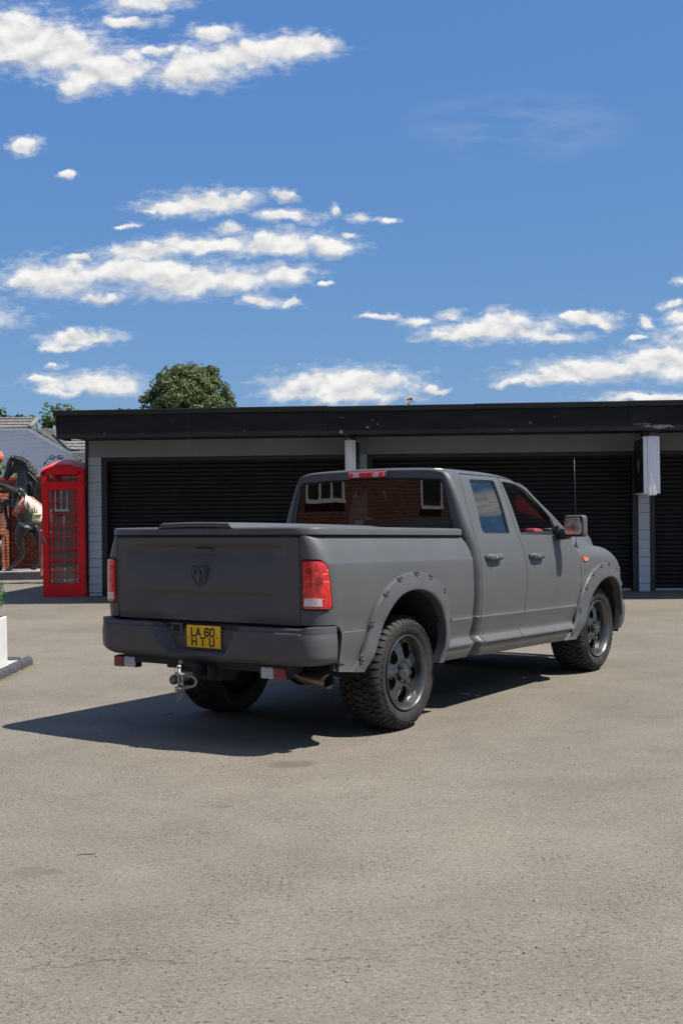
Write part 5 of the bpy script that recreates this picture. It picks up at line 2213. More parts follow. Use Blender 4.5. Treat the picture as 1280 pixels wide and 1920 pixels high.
def phone_box():
    q = MB()
    for sx in (-1, 1):
        for y in (.055, DP - .055):
            q.rbox((sx * (HW - .055), y, 1.13), (.11, .11, 2.26), .012)
            q.rbox((sx * (HW - .028), y + (-.03 if y < .3 else .03), 1.0), (.026, .02, 1.92), .008)
    q.rbox((0, DP / 2, .09), (HW * 2 - .01, DP - .01, .18), .01)
    q.build('frame', 'phone_red', pb)
    # head with its open sign slots and arched pediments
    q = MB()
    for y in (.03, DP - .03):
        q.box((0, y, 2.015), (HW * 2 - .2, .06, .10))
        q.box((-.325, y, 2.125), (.092, .058, .125))
        q.box((.325, y, 2.125), (.092, .058, .125))
        q.rbox((0, y + (-.018 if y < .3 else .018), 2.036), (HW * 2 + .012, .05, .026), .006)
        arcp = [(-HW, 2.186)] + [(x, 2.238 + .118 * (1 - (x / HW) ** 2)) for x in np.linspace(-HW, HW, 25)] + [(HW, 2.186)]
        q.prism(arcp, (0, .06, 0), (0, y - .03, 0))
        arc2 = [(x, y + (-.034 if y < .3 else .034), 2.232 + .112 * (1 - (x / HW) ** 2)) for x in np.linspace(-HW - .01, HW + .01, 25)]
        q.tube(arc2, .014, 8)
    for sx in (-1, 1):
        q.box((sx * (HW - .03), DP / 2, 2.015), (.06, DP - .2, .10))
        arcp = [(0, 2.186)] + [(y, 2.238 + .118 * (1 - ((y - DP / 2) / (DP / 2)) ** 2)) for y in np.linspace(0, DP, 25)] + [(DP, 2.186)]
        q.prism(arcp, (.058, 0, 0), (sx * (HW - .03) - .029, 0, 0), ((0, 1, 0), (0, 0, 1)))
    q.build('head', 'phone_red', pb)
    q = MB()
    P = []
    for x in np.linspace(-HW - .012, HW + .012, 25):
        P.append([(x, y, 2.252 + .115 * (1 - (x / (HW + .012)) ** 2) + .105 * (1 - ((y - DP / 2) / (DP / 2 + .012)) ** 2)) for y in np.linspace(-.012, DP + .012, 25)])
    q.grid(P)
    q.build('roof', 'phone_roof_sunlit', pb)
    # embossed crown on the front pediment
    q = MB()
    q.rbox((0, -.004, 2.262), (.075, .012, .022), .004)
    for a in (-.028, 0, .028):
        q.ball((a, -.003, 2.286), .012, 8, 6, (1, .5, 1))
    q.build('crown', 'phone_red', pb)

    pane_w = MB().box((0, 0, 0), (.370, .004, .200)).mesh('pane', 'glass_glare')
    pane_n = MB().box((0, 0, 0), (.060, .004, .200)).mesh('pane', 'glass_glare')

    def side(M, door):
        # glazed frame of eight rows of three panes
        def T(q):
            q.v = [tuple(M @ Vector(p)) for p in q.v]
            return q
        q = MB()
        z0, z1 = .238, 1.912
        q.box((0, .0, .208), (.66, .045, .060))
        q.box((0, .0, 1.938), (.66, .045, .052))
        for sx in (-1, 1):
            q.box((sx * .297, 0, 1.075), (.066, .045, 1.674))
            q.box((sx * .1945, 0, 1.075), (.018, .032, 1.674))
        for i in range(1, 8):
            q.box((0, 0, z0 + i * .20925), (.528, .028, .0155))
        T(q)
        f = q.build('door' if door else 'glazed_side', 'phone_red', pb)
        for i in range(8):
            z = z0 + (i + .5) * .20925
            for x, me in ((-.233, pane_n), (0, pane_w), (.233, pane_n)):
                o = bpy.data.objects.new('pane', me)
                o.matrix_local = M @ Matrix.Translation((x, .006, z))
                link(o, f)
        return f
    front = side(Matrix.Translation((0, .035, 0)), True)
    q = MB()
    q.tube([(-.292, .004, .955), (-.300, -.035, .965), (-.318, -.040, 1.02), (-.338, -.038, 1.055), (-.345, -.030, 1.10), (-.335, .004, 1.12)], .012, 10)
    q.build('door_handle', 'galvanised', front)
    side(Matrix.Translation((HW - .035, DP / 2, 0)) @ Matrix.Rotation(R(90), 4, 'Z'), False)
    side(Matrix.Translation((-HW + .035, DP / 2, 0)) @ Matrix.Rotation(R(-90), 4, 'Z'), False)
    side(Matrix.Translation((0, DP - .035, 0)) @ Matrix.Rotation(R(180), 4, 'Z'), False)
    q = MB()
    q.rbox((-.04, DP - .09, 1.15), (.30, .04, 1.62), .006)
    q.rbox((-.04, DP - .15, 1.35), (.22, .10, .36), .02)
    q.rbox((-.13, DP - .20, 1.36), (.05, .05, .20), .015)
    q.tube([(-.13, DP - .20, 1.27), (-.10, DP - .2, 1.02), (-.02, DP - .2, 1.05), (0, DP - .18, 1.2)], .006, 6)
    q.rbox((-.02, DP - .20, .78), (.44, .20, .03), .006)
    q.build('telephone', 'dash_black', pb)


phone_box()


# ------------------------------------------------------------------ statues left of the telephone box
def body_mesh(name, mb, mat, parent, voxel, smooth=6):
    """one continuous skin over overlapping limbs"""
    o = mb.build(name, mat, parent)
    r_ = o.modifiers.new('skin', 'REMESH')
    r_.mode = 'VOXEL'
    r_.voxel_size = voxel
    r_.use_smooth_shade = True
    s_ = o.modifiers.new('smooth', 'SMOOTH')
    s_.factor = .5
    s_.iterations = smooth
    return o


def plinth():
    p0 = wpt(-70, 1083, 27.0)
    x0, x1 = -10.2, -6.05
    t = thing('statue_plinth', 'low dark plinth with a pale top under the black rearing horse', 'plinth', ((x0 + x1) / 2, 27.6, .155))
    q = MB()
    q.rbox((0, 0, .08), (x1 - x0, 1.3, .17), .012)
    q.build('plinth_base', 'plinth_dark', t)
    q = MB()
    q.rbox((0, .02, .172), (x1 - x0 + .03, 1.30, .022), .006)
    q.build('plinth_top', 'plinth_top', t)


plinth()
HZ, HYY = .338, 27.45


def black_horse():
    t = thing('horse_statue', 'black statue of a rearing horse with a wind-blown mane', 'statue', (wpt(38, 1070, HYY).x, HYY, HZ))
    base = Vector((t.location.x, t.location.y, t.location.z))
    s = HYY / F_PX

    def p(px, py, dy=0.0):
        w = wpt(px, py, HYY)
        return Vector((w.x - base.x, dy, w.z - base.z))

    def r(v):
        return v * s
    q = MB()
    # trunk from the croup up to the chest, then the arched neck
    q.tube([p(57, 993), p(53, 978), p(46, 960), p(42, 940), p(41, 924), p(42, 912)], [r(10), r(17), r(18.5), r(19.5), r(17), r(12)], 16, squash=(1, .92))
    q.ball(p(53, 985), r(17.5), 16, 10, (1, .95, 1.05))
    q.ball(p(40, 926), r(17), 16, 10, (1, 1, 1))
    q.tube([p(43, 927), p(47, 913), p(49, 900), p(47, 886), p(42, 874), p(35, 866), p(27, 862), p(22, 862)], [r(18), r(18), r(16.5), r(14.5), r(12.5), r(11), r(9.5), r(6.5)], 16, squash=(1, .66))
    # head
    q.tube([p(25, 861), p(24, 869), p(21, 878), p(16.5, 887), p(12.5, 894), p(10.5, 899)], [r(8), r(10.8), r(10.2), r(7.8), r(6.2), r(4.8)], 14, squash=(1, .62))
    q.ball(p(29, 877), r(8.8), 14, 8, (1, .62, 1))
    q.tube([p(20, 884), p(15, 895), p(13, 901)], [r(4), r(3.4), r(2.4)], 10, squash=(1, .6))
    for d in (-.07, .07):
        q.tube([p(21, 863, d), p(23, 857, d * 1.1), p(25, 850.5, d * 1.2)], [r(2.4), r(2.2), r(.5)], 8)
    # fore legs drawn up
    for d, dx, dy_ in ((-.20, 0, 0), (.20, 5, 24)):
        q.tube([p(38, 926 + dy_ * .5, d), p(28, 921 + dy_, d), p(14, 913 + dy_ * 1.2, d), p(3, 909 + dy_ * 1.3, d)], [r(11.5), r(8.5), r(6.2), r(5.0)], 12)
        q.tube([p(3, 909 + dy_ * 1.3, d), p(0 + dx, 918 + dy_ * 1.3, d), p(2 + dx, 934 + dy_ * 1.3, d), p(6 + dx, 947 + dy_ * 1.3, d)], [r(5.2), r(4.2), r(3.4), r(4.0)], 12)
        q.tube([p(6 + dx, 947 + dy_ * 1.3, d), p(7 + dx, 955 + dy_ * 1.3, d), p(6 + dx, 963 + dy_ * 1.3, d)], [r(3.6), r(4.4), r(5.2)], 12)
    # hind legs: stifle forward, hock back, cannon slanting to the hoof
    q.tube([p(52, 985, -.2), p(44, 1000, -.2), p(42, 1015, -.2), p(46, 1030, -.2), p(46.5, 1042, -.2)], [r(15), r(12), r(9), r(6.0), r(5.0)], 12)
    q.tube([p(46.5, 1042, -.2), p(38, 1052, -.2), p(30, 1060, -.2), p(24, 1065, -.2)], [r(5.2), r(4.0), r(3.6), r(4.0)], 12)
    q.tube([p(25, 1064, -.2), p(21, 1068, -.2), p(19, 1071, -.2)], [r(4.2), r(5.2), r(6.0)], 12)
    q.tube([p(56, 985, .2), p(66, 1000, .2), p(69, 1014, .2), p(75, 1029, .2), p(76, 1038, .2)], [r(14), r(10.5), r(8), r(5.8), r(5.0)], 12)
    q.tube([p(76, 1038, .2), p(71, 1050, .2), p(66, 1059, .2), p(62, 1065, .2)], [r(5.0), r(4.0), r(3.6), r(4.0)], 12)
    q.tube([p(62, 1065, .2), p(60, 1068, .2), p(58, 1071, .2)], [r(4.2), r(5.2), r(6.2)], 12)
    b = body_mesh('body', q, 'statue_black', t, .022, 4)
    # mane streaming back off the crest, and the tail
    q = MB()
    rr = random.Random(5)
    crest = [(22, 861), (30, 858), (38, 861), (46, 868), (53, 877), (58, 888), (61, 899), (62, 909)]
    for i in range(120):
        f = rr.random() * (len(crest) - 1.001)
        a = int(f)
        k_ = f - a
        cx = crest[a][0] * (1 - k_) + crest[a + 1][0] * k_ - 3
        cy = crest[a][1] * (1 - k_) + crest[a + 1][1] * k_ + 1
        ln = 16 + 16 * rr.random() * (0.5 + f / 7)
        ang = -22 + f * 13 + rr.uniform(-12, 12)
        d = rr.uniform(-.14, .10)
        pts = []
        x, y = cx, cy
        for j in range(6):
            pts.append(p(x, y, d + rr.uniform(-.01, .01)))
            x += ln / 5 * math.cos(R(ang))
            y += ln / 5 * math.sin(R(ang))
            ang += 9 + rr.uniform(-5, 7)
        q.tube(pts, [r(1.7), r(2.2), r(1.9), r(1.5), r(1.0), r(.25)], 5, squash=(1, .6))
    q.build('mane', 'mane_black', t)
    q = MB()
    for i in range(22):
        x = 63 + rr.uniform(-2, 3)
        d = rr.uniform(-.08, .08)
        q.tube([p(x, 982, d), p(x + 6, 990, d), p(x + 8 + rr.uniform(-2, 2), 1004, d), p(x + 9 + rr.uniform(-3, 4), 1020, d), p(x + 7 + rr.uniform(-4, 6), 1034, d)], [r(2), r(2.4), r(2.2), r(1.6), r(.4)], 5)
    q.build('tail', 'mane_black', t)
    q = MB()
    for d in (-.19, .19):
        q.ball(p(17, 874, d * .72), r(1.6), 10, 6)
    q.tube([p(30, 867, -.17), p(27, 869.5, -.20), p(20, 868, -.20), p(16.5, 867, -.12)], r(.9), 6)
    q.tube([p(22, 886, -.16), p(16, 884, -.15), p(13, 882, -.06)], r(.8), 6)
    q.tube([p(29, 868, -.18), p(27, 878, -.20), p(20, 887, -.15)], r(.8), 6)
    q.build('bridle', 'mane_black', t)


black_horse()


def brown_horse():
    Y_ = 25.4
    gz = ground_z(-5.5, Y_)
    t = thing('model_horse', 'brown model horse with a cream mane standing behind the telephone box', 'statue', (wpt(110, 1080, Y_).x, Y_, gz))
    base = Vector(t.location)
    s = Y_ / F_PX

    def p(px, py, dy=0.0):
        w = wpt(px, py, Y_)
        return Vector((w.x - base.x, dy, w.z - base.z))

    def r(v):
        return v * s
    q = MB()
    q.tube([p(94, 985), p(112, 986), p(135, 987), p(150, 984)], [r(19), r(20), r(21), r(17)], 16, squash=(1, .8))
    q.tube([p(92, 980), p(84, 968), p(74, 955), p(64, 945), p(57, 938), p(50, 935)], [r(18), r(14.5), r(11.5), r(9.5), r(8.5), r(6.5)], 14, squash=(1, .6))
    q.tube([p(48, 935), p(44, 941), p(39, 949), p(33.5, 957), p(28.5, 963), p(26, 966)], [r(9), r(11.5), r(10.5), r(8.2), r(6.6), r(5.0)], 14, squash=(1, .62))
    q.ball(p(48, 948), r(9.2), 12, 8, (1, .6, 1))
    gy = 1081
    for (x, d) in ((84, -.18), (90, .18), (146, -.18), (152, .18)):
        if x < 100:
            q.tube([p(x + 6, 995, d), p(x, 1018, d), p(x - 1, 1042, d), p(x, 1066, d), p(x - 2, gy, d)], [r(12), r(7.5), r(5.0), r(4.0), r(5.5)], 10)
        else:
            q.tube([p(x - 2, 990, d), p(x - 4, 1015, d), p(x + 4, 1038, d), p(x + 1, 1064, d), p(x - 2, gy, d)], [r(15), r(9), r(5.2), r(4.0), r(5.5)], 10)
    body_mesh('body', q, 'bay_horse', t, .022, 3)
    # paler mask painting sunlight on to the near side of the face, nostril and eye
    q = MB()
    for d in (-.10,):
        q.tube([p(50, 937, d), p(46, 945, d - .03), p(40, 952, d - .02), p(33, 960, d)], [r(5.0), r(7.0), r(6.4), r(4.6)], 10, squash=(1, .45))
    q.build('face', 'bay_sunlit', t, smooth_angle=60)
    q = MB()
    q.ball(p(45.5, 942, -.165), r(1.5), 10, 6)
    q.ball(p(29.5, 963, -.10), r(1.3), 8, 6)
    for d in (-.08, .05):
        x0 = 39 if d < 0 else 47
        q.tube([p(x0 + 2, 934, d), p(x0, 928, d), p(x0 - 3, 921, d * 1.1)], [r(3.2), r(2.6), r(.6)], 8)
    q.build('ear', 'statue_black', t)
    q = MB()
    rr = random.Random(9)
    for i in range(130):
        f = rr.random()
        x, y = 50 + 44 * f, 929 + 34 * f + rr.uniform(-1, 7)
        d = rr.uniform(-.17, -.02)
        q.tube([p(x, y, d * .4), p(x + 2, y + 2, d), p(x + 1, y + 8 + 4 * rr.random(), d - .03), p(x - 1 + 4 * rr.random(), y + 14 + 6 * rr.random(), d - .03)], [r(2.4), r(2.8), r(2.4), r(.5)], 6, squash=(1, .7))
    q.build('mane', 'cream_mane', t)
    k_ = thing('saddle_bag', 'pale yellow cloth bundle hung against the brown horse, at the telephone box edge', 'cloth bundle', p(78, 970, -.36) + base)
    q = MB()
    q.rbox((0, 0, -.02), (.20, .10, .18), .05, rot=Matrix.Rotation(R(12), 3, 'Y'), seg=3)
    q.rbox((.02, -.02, .06), (.18, .09, .05), .02, seg=3)
    q.tube([(.10, .02, .06), (.14, .04, .20)], .012, 6)
    q.build('bag', 'pale_yellow', k_, smooth_angle=50)


brown_horse()

# support post of the statue at the frame edge
pp = wpt(2, 1063, 27.3)
post = thing('steel_post', 'thin dark upright post standing under the raised hooves of the rearing horse', 'post', (pp.x, 27.3, HZ))
q = MB()
q.tube([(0, 0, 0), (0, 0, .80)], .035, 12)
q.tube([(0, 0, 0), (0, 0, .02)], .09, 16)
q.build('pole', 'statue_black', post)
q = MB()
q.rbox((.0, 0, .82), (.16, .10, .05), .015)
q.build('pad', 'statue_black', post)

# ------------------------------------------------------------------ brick wall, pier with ball, hedge, iron arch
WY = 29.4
wall = thing('brick_wall', 'red brick garden wall in shade behind the horse statues', 'wall', (-8.6, WY, .10), R(-18))
q = MB()
q.box((0, .14, 1.22), (9.0, .20, 2.40))
q.build('wall_core', 'mortar', wall)
q = MB()
q.rbox((0, .13, 2.46), (9.04, .32, .08), .015)
q.build('coping', 'terracotta', wall)
bm_ = MB().rbox((0, 0, 0), (.215, .05, .065), .004, seg=1).mesh('brick', 'brick_red')
nb = 0
for row in range(30):
    for c in range(10):
        x = -.10 + c * .225 + (.1125 if row % 2 else 0)
        shared('brick', bm_, wall, (x, .045 - .004 * rng.random(), .06 + row * .078), (0, R(float(rng.uniform(-.6, .6))), 0))
q = MB()
for row in range(30):
    for c in list(range(-19, 0)) + list(range(10, 20)):
        x = -.10 + c * .225 + (.1125 if row % 2 else 0)
        if abs(x) < 4.4:
            q.box((x, .045, .06 + row * .078), (.215, .05, .065))
o = q.build('brickwork', 'brick_red', wall)
o['kind'] = 'stuff'

pier_c = wpt(-22, 1000, 28.9)
pier = thing('gate_pier', 'brick gate pier with a terracotta coping at the left edge of the picture', 'pier', (pier_c.x, 28.9, .15))
q = MB()
q.box((0, 0, 1.05), (.80, .80, 2.1))
q.build('pier_core', 'mortar', pier)
bm2 = MB().rbox((0, 0, 0), (.215, .03, .065), .004, seg=1).mesh('brick', 'brick_red')
for row in range(27):
    for c in range(4):
        x = -.30 + c * .2 if row % 2 else -.295 + c * .197
        shared('brick', bm2, pier, (x, -.408, .05 + row * .078))
q = MB()
for row in range(27):
    for c in range(4):
        q.box((.408, -.30 + c * .2, .05 + row * .078), (.03, .19, .065))
o = q.build('brickwork', 'brick_red', pier)
o['kind'] = 'stuff'
q = MB()
q.rbox((0, 0, 2.16), (.95, .95, .10), .02)
q.add([(-.47, -.47, 2.21), (.47, -.47, 2.21), (.47, .47, 2.21), (-.47, .47, 2.21), (-.12, -.12, 2.33), (.12, -.12, 2.33), (.12, .12, 2.33), (-.12, .12, 2.33)], [(0, 1, 5, 4), (1, 2, 6, 5), (2, 3, 7, 6), (3, 0, 4, 7), (4, 5, 6, 7)])
q.build('coping', 'terracotta', pier)
bc = wpt(-5, 857, 28.9)
q = MB()
q.lathe([(.10, -.24), (.08, -.20), (.07, -.16)] + [(.17 * math.sin(a), -.17 * math.cos(a)) for a in np.linspace(.4, math.pi, 16)], 28)
q.build('ball_finial', 'terracotta', pier, loc=(bc.x - pier_c.x, 0, bc.z - .15))

ac = wpt(106, 879, 28.6)
arch_t = thing('iron_arch', 'black wrought-iron arch with scrolls showing above the telephone box roof', 'iron arch', (ac.x, 28.6, .15))
q = MB()
zt = ac.z - .15
q.tube([(-.40, 0, 0), (-.40, 0, zt - .25), (-.34, 0, zt - .02), (-.2, 0, zt + .10), (0, 0, zt + .15), (.2, 0, zt + .10), (.34, 0, zt - .02), (.40, 0, zt - .25), (.40, 0, 0)], .014, 8)
q.build('arch_bar', 'wrought_iron', arch_t)
q = MB()
for sg in (-1, 1):
    sp = []
    for i in range(22):
        a = i / 21 * 2.6 * math.pi
        rr_ = .085 * (1 - .72 * i / 21)
        sp.append((sg * (.095 - rr_ * math.cos(a)), 0, zt + .27 + rr_ * math.sin(a) * .8))
    q.tube([(sg * .30, 0, zt + .10), (sg * .2, 0, zt + .24)] + [sp[0]] + sp[1:], .011, 6)
    q.tube([(sg * .30, 0, zt + .06), (sg * .30, 0, zt + .13), (sg * .26, 0, zt + .17), (sg * .22, 0, zt + .14)], .009, 6)
    for k_ in range(4):
        q.tube([(sg * (.08 + .09 * k_), 0, zt - .5), (sg * (.08 + .09 * k_), 0, zt + .16 - .035 * k_ ** 1.5)], .008, 6)
q.build('scroll', 'wrought_iron', arch_t)


# ------------------------------------------------------------------ leaves
def leaf_cloud(name, clumps, per, size, mat, parent, flat=.6, seed=1, up=0.35):
    """clumps: (x, y, z, radius); many small two-triangle leaves facing outwards"""
    g = np.random.default_rng(seed)
    V, Fc = [], []
    n0 = 0
    for (cx, cy, cz, cr) in clumps:
        n = max(6, int(per * (cr ** 2)))
        d = g.normal(size=(n, 3))
        d /= np.linalg.norm(d, axis=1)[:, None]
        rad = cr * (0.55 + 0.45 * g.random(n) ** 0.5) * (1 + .18 * g.normal(size=n) * .5)
        c = np.array([cx, cy, cz]) + d * rad[:, None] * np.array([1, 1, .86])
        nrm = d * flat + g.normal(size=(n, 3)) * .45 + np.array([0, 0, up])
        nrm /= np.linalg.norm(nrm, axis=1)[:, None]
        t = np.cross(nrm, g.normal(size=(n, 3)))
        t /= np.linalg.norm(t, axis=1)[:, None] + 1e-9
        b = np.cross(nrm, t)
        s = size * (0.6 + 0.8 * g.random(n))[:, None]
        quad = np.stack([c - t * s, c - b * s * .48 + nrm * s * .12, c + t * s, c + b * s * .48 + nrm * s * .12], 1)
        V.append(quad.reshape(-1, 3))
        idx = (np.arange(n * 4).reshape(-1, 4) + n0)
        Fc.append(idx)
        n0 += n * 4
    V = np.concatenate(V)
    Fc = np.concatenate(Fc)
    me = bpy.data.meshes.new(name)
    me.vertices.add(len(V))
    me.vertices.foreach_set('co', V.astype(np.float32).ravel())
    me.loops.add(Fc.size)
    me.loops.foreach_set('vertex_index', Fc.astype(np.int32).ravel())
    me.polygons.add(len(Fc))
    me.polygons.foreach_set('loop_start', np.arange(0, Fc.size, 4, dtype=np.int32))
    me.update(calc_edges=True)
    me.materials.append(MATS[mat])
    return link(bpy.data.objects.new(name, me), parent)


def tree(name, label, Y, lobes, per, size, mat, trunk_px, seed, group=None, clump=(.30, .5), nper=16, flat=.6):
    """lobes: (px, py, radius px, depth m) of the crown as seen in the photograph"""
    s = Y / F_PX
    b = wpt(trunk_px, 960, Y)
    t = thing(name, label, 'tree', (b.x, Y, .1), 0, group)
    g = random.Random(seed)
    cl = []
    for (px, py, rp, dy) in lobes:
        c = wpt(px, py, Y)
        c = Vector((c.x - b.x, dy, c.z - .1))
        rr_ = rp * s
        for k_ in range(int(nper * max(.4, min(2.2, rr_ / 1.2)))):
            d = Vector((g.gauss(0, 1), g.gauss(0, 1), g.gauss(0, 1))).normalized()
            q_ = rr_ * g.uniform(clump[0], clump[1])
            p_ = c + d * (rr_ - q_ * .8) * g.uniform(.72, 1.08)
            cl.append((p_.x, p_.y, p_.z, q_))
    leaf_cloud('crown', cl, per, size, mat, t, flat, seed)
    top_ = max(c[2] for c in cl)
    q = MB()
    wob = [Vector((g.uniform(-.15, .15) * i, g.uniform(-.1, .1) * i, top_ * .62 * i / 5)) for i in range(6)]
    q.tube(wob, [.34, .30, .26, .22, .17, .10], 10)
    for k_ in range(9):
        c = cl[g.randrange(len(cl))]
        a = wob[g.choice((2, 3, 4))]
        e = Vector(c[:3])
        q.tube([a, a.lerp(e, .5) + Vector((0, 0, .25)), e], [.12, .07, .02], 6)
    q.build('trunk', 'bark', t)
    return t


tree('evergreen_tree', 'big round dark evergreen tree rising behind the garage roof', 58,
     [(352, 742, 66, 0), (305, 735, 38, .3), (400, 738, 40, .2), (350, 702, 30, .0), (388, 705, 28, .5), (312, 707, 25, .4), (283, 755, 24, 0), (424, 756, 22, 0), (345, 745, 40, -1.9), (372, 765, 34, -1.9), (318, 770, 30, -1.6), (400, 770, 30, -1.4), (270, 748, 11, 0), (437, 757, 9, 0), (350, 800, 80, 0)],
     760, .082, 'leaf_evergreen', 352, 11, clump=(.18, .34), nper=44, flat=1.1)
tree('leafy_tree', 'bright green leafy tree behind the tiled house roof', 52,
     [(100, 777, 24, 0), (122, 779, 25, .5), (80, 785, 18, -.3), (142, 786, 16, .4), (64, 791, 12, 0), (108, 767, 14, .3), (110, 800, 38, 0), (158, 790, 13, 0), (90, 792, 20, .6)],
     420, .10, 'leaf_bright', 112, 21, 'trees beyond the house', clump=(.26, .50), nper=13)
tree('leafy_tree', 'green tree cut by the left edge of the picture, behind the house roof', 54,
     [(6, 776, 15, 0), (-12, 782, 22, 0), (12, 788, 18, 0), (0, 800, 26, 0)],
     420, .10, 'leaf_bright', -4, 22, 'trees beyond the house', clump=(.26, .50), nper=13)
tree('leafy_tree', 'small green treetop between the two larger trees behind the house', 50,
     [(40, 784, 10, 0), (30, 782, 7, .2), (48, 788, 8, 0), (38, 798, 16, 0)],
     230, .12, 'leaf_bright', 38, 23, 'trees beyond the house', clump=(.28, .52), nper=14)
tree('leafy_tree', 'tip of a low green tree just showing over the garage roof', 50,
     [(226, 769, 6, 0), (255, 771, 5, 0), (240, 778, 12, 0)],
     140, .08, 'leaf_evergreen', 238, 24, 'trees beyond the house', clump=(.3, .55), nper=14)

hedge = thing('hedge', 'green leafy hedge showing over the brick wall behind the telephone box', 'hedge', (-7.4, 30.6, .15), R(-14))
g_ = random.Random(4)
cl = []
for i in range(90):
    x = g_.uniform(-3.0, 2.4)
    cl.append((x, g_.uniform(-.5, .5), g_.uniform(1.4, 2.72) + .14 * math.sin(x * 3.1), g_.uniform(.22, .38)))
leaf_cloud('foliage', cl, 420, .06, 'leaf_bright', hedge, .6, 31)
q = MB()
for x in (-2.4, -1.2, 0, 1.2, 2.2):
    q.tube([(x, 0, 0), (x + .1, .05, 1.2), (x - .05, 0, 2.2)], [.06, .045, .02], 7)
q.build('stem', 'bark', hedge)


# ------------------------------------------------------------------ house behind
TURN, X_REF = .36, -640 / F_PX


def house():
    Y0 = 40.0
    t = thing('house', 'single-storey house with grey cladding and a brown tiled roof behind the statues', 'house', (0, Y0, .1))
    def P(x, y, Y=None):
        # the gable is turned a little to the left of the garage front
        if Y is None:
            d = wray(x, y)
            Y = Y0 * (1 + TURN * X_REF) / (1 + TURN * d.x / d.y)
        return wpt(x, y, Y) - Vector((0, Y0, .1))

    x_ref = P(0, 804).x
    yo = lambda x: P(0, 804).y - TURN * (x - x_ref)

    def tiles(name, a, b, c, d, rows_, cols, th=.03):
        """a-b eaves, d-c ridge: overlapping tiles"""
        q = MB()
        g = random.Random(8)
        n = (b - a).cross(d - a).normalized()
        if n.z < 0:
            n = -n
        q.add([a, b, c, d], [(0, 1, 2, 3)])
        for i in range(rows_):
            v0, v1 = i / rows_, (i + 1.12) / rows_
            for j in range(cols):
                o_ = .5 if i % 2 else 0
                u0, u1 = (j + o_) / cols, (j + o_ + .975) / cols
                if u1 > 1:
                    u1 = 1.0
                f = lambda u, v: (a.lerp(b, u)).lerp(d.lerp(c, u), min(v, 1.0))
                lift = th * (1 + .35 * g.random())
                vs = [f(u0, v0) + n * lift, f(u1, v0) + n * lift, f(u1, v1) + n * .006, f(u0, v1) + n * .006, f(u0, v0), f(u1, v0)]
                q.add(vs, [(0, 1, 2, 3), (4, 5, 1, 0), (0, 3, 4), (1, 5, 2)])
        o = q.build(name, 'roof_tile', t)
        o['kind'] = 'stuff'
        return o
    # gable wall
    wl = [P(-140, 806), P(58, 804), P(152, 858.5), P(152, 1060), P(-140, 1060)]
    q = MB()
    vs = wl + [p + Vector((0, 6, 0)) for p in wl]
    q.add(vs, [(0, 1, 2, 3, 4), (9, 8, 7, 6, 5)] + [(i, (i + 1) % 5, 5 + (i + 1) % 5, 5 + i) for i in range(5)])
    w = q.build('wall', 'house_siding', t)
    q = MB()
    z = wl[4].z
    k_ = 0
    while z < wl[0].z - .05:
        # right-hand end follows the verge
        xr = wl[2].x if z < wl[2].z else wl[1].x + (wl[2].x - wl[1].x) * (wl[0].z - z) / (wl[0].z - wl[2].z) - .25
        xl = wl[0].x
        yl, yr = yo(xl) - .004, yo(xr) - .004
        q.add([(xl, yl - .010, z), (xr, yr - .010, z), (xr, yr - .003, z + .150), (xl, yl - .003, z + .150), (xl, yl + .01, z), (xr, yr + .01, z)], [(0, 1, 2, 3), (4, 5, 1, 0), (1, 5, 2)])
        z += .152
    o = q.build('cladding', 'house_siding', w)
    o['kind'] = 'stuff'
    # white verge board
    q = MB()
    a, b = P(54, 803), P(156, 861)
    d = (b - a)
    q.add([a + Vector((0, -.045, .03)), b + Vector((0, -.045, .03)), b + Vector((0, -.045, -.10)), a + Vector((0, -.045, -.10))] + [a + Vector((0, .05, .03)), b + Vector((0, .05, .03)), b + Vector((0, .05, -.10)), a + Vector((0, .05, -.10))],
          [(0, 1, 2, 3), (4, 5, 1, 0), (3, 2, 6, 7), (7, 6, 5, 4)])
    a, b = P(-140, 805.5), P(58, 804)
    q.add([p + Vector((0, dy, dz)) for dy in (-.06, .0) for p, dz in ((a, .02), (b, .02), (b, -.06), (a, -.06))], [(0, 1, 2, 3), (7, 6, 5, 4), (0, 4, 5, 1), (2, 6, 7, 3), (1, 5, 6, 2), (0, 3, 7, 4)])
    q.build('verge_board', 'verge_white', t)
    # roof planes: short front hip, long right-hand slope, lower wing
    tiles('front_tiles', P(-140, 804) + Vector((0, -.05, 0)), P(60, 803) + Vector((0, -.05, 0)), P(50, 790) + Vector((0, 1.5, .19)), P(-140, 790.5) + Vector((0, 1.5, .19)), 3, 60)
    tiles('slope_tiles', P(57, 802) + Vector((0, -.04, .03)), P(150, 859) + Vector((0, -.04, .03)), P(270, 862, 52), P(175, 812, 52), 30, 9)
    q = MB()
    a, b = P(58, 803) + Vector((0, -.06, .05)), P(49, 789.5) + Vector((0, 1.5, .19))
    q.tube([a, b], .085, 8)
    q.tube([b, P(-140, 790) + Vector((0, 1.5, .19))], .07, 8)
    q.build('ridge_tile', 'roof_tile', t)
    a_, b_, c_, d_ = P(131, 844, 38.6), P(240, 844, 38.6), P(240, 817, 40.6), P(100, 817, 40.6)
    tiles('wing_tiles', a_, b_, c_, d_, 5, 22)
    q = MB()
    q.tube([a_ + Vector((-.03, 0, .05)), d_ + Vector((0, 0, .06))], .05, 6)
    q.build('hip_tile', 'slate', t)
    q = MB()
    a, b = P(132, 846, 38.7), P(240, 846, 38.7)
    q.box((a + b) / 2 + Vector((0, -.05, -.02)), ((b - a).length, .06, .06))
    q.build('gutter_board', 'verge_white', t)
    q = MB()
    a, b = P(135, 847, 38.9), P(240, 847, 38.9)
    q.box(((a.x + b.x) / 2, a.y + 1.0, a.z / 2), (b.x - a.x, 2.0, a.z))
    q.build('wing_wall', 'house_siding', t)


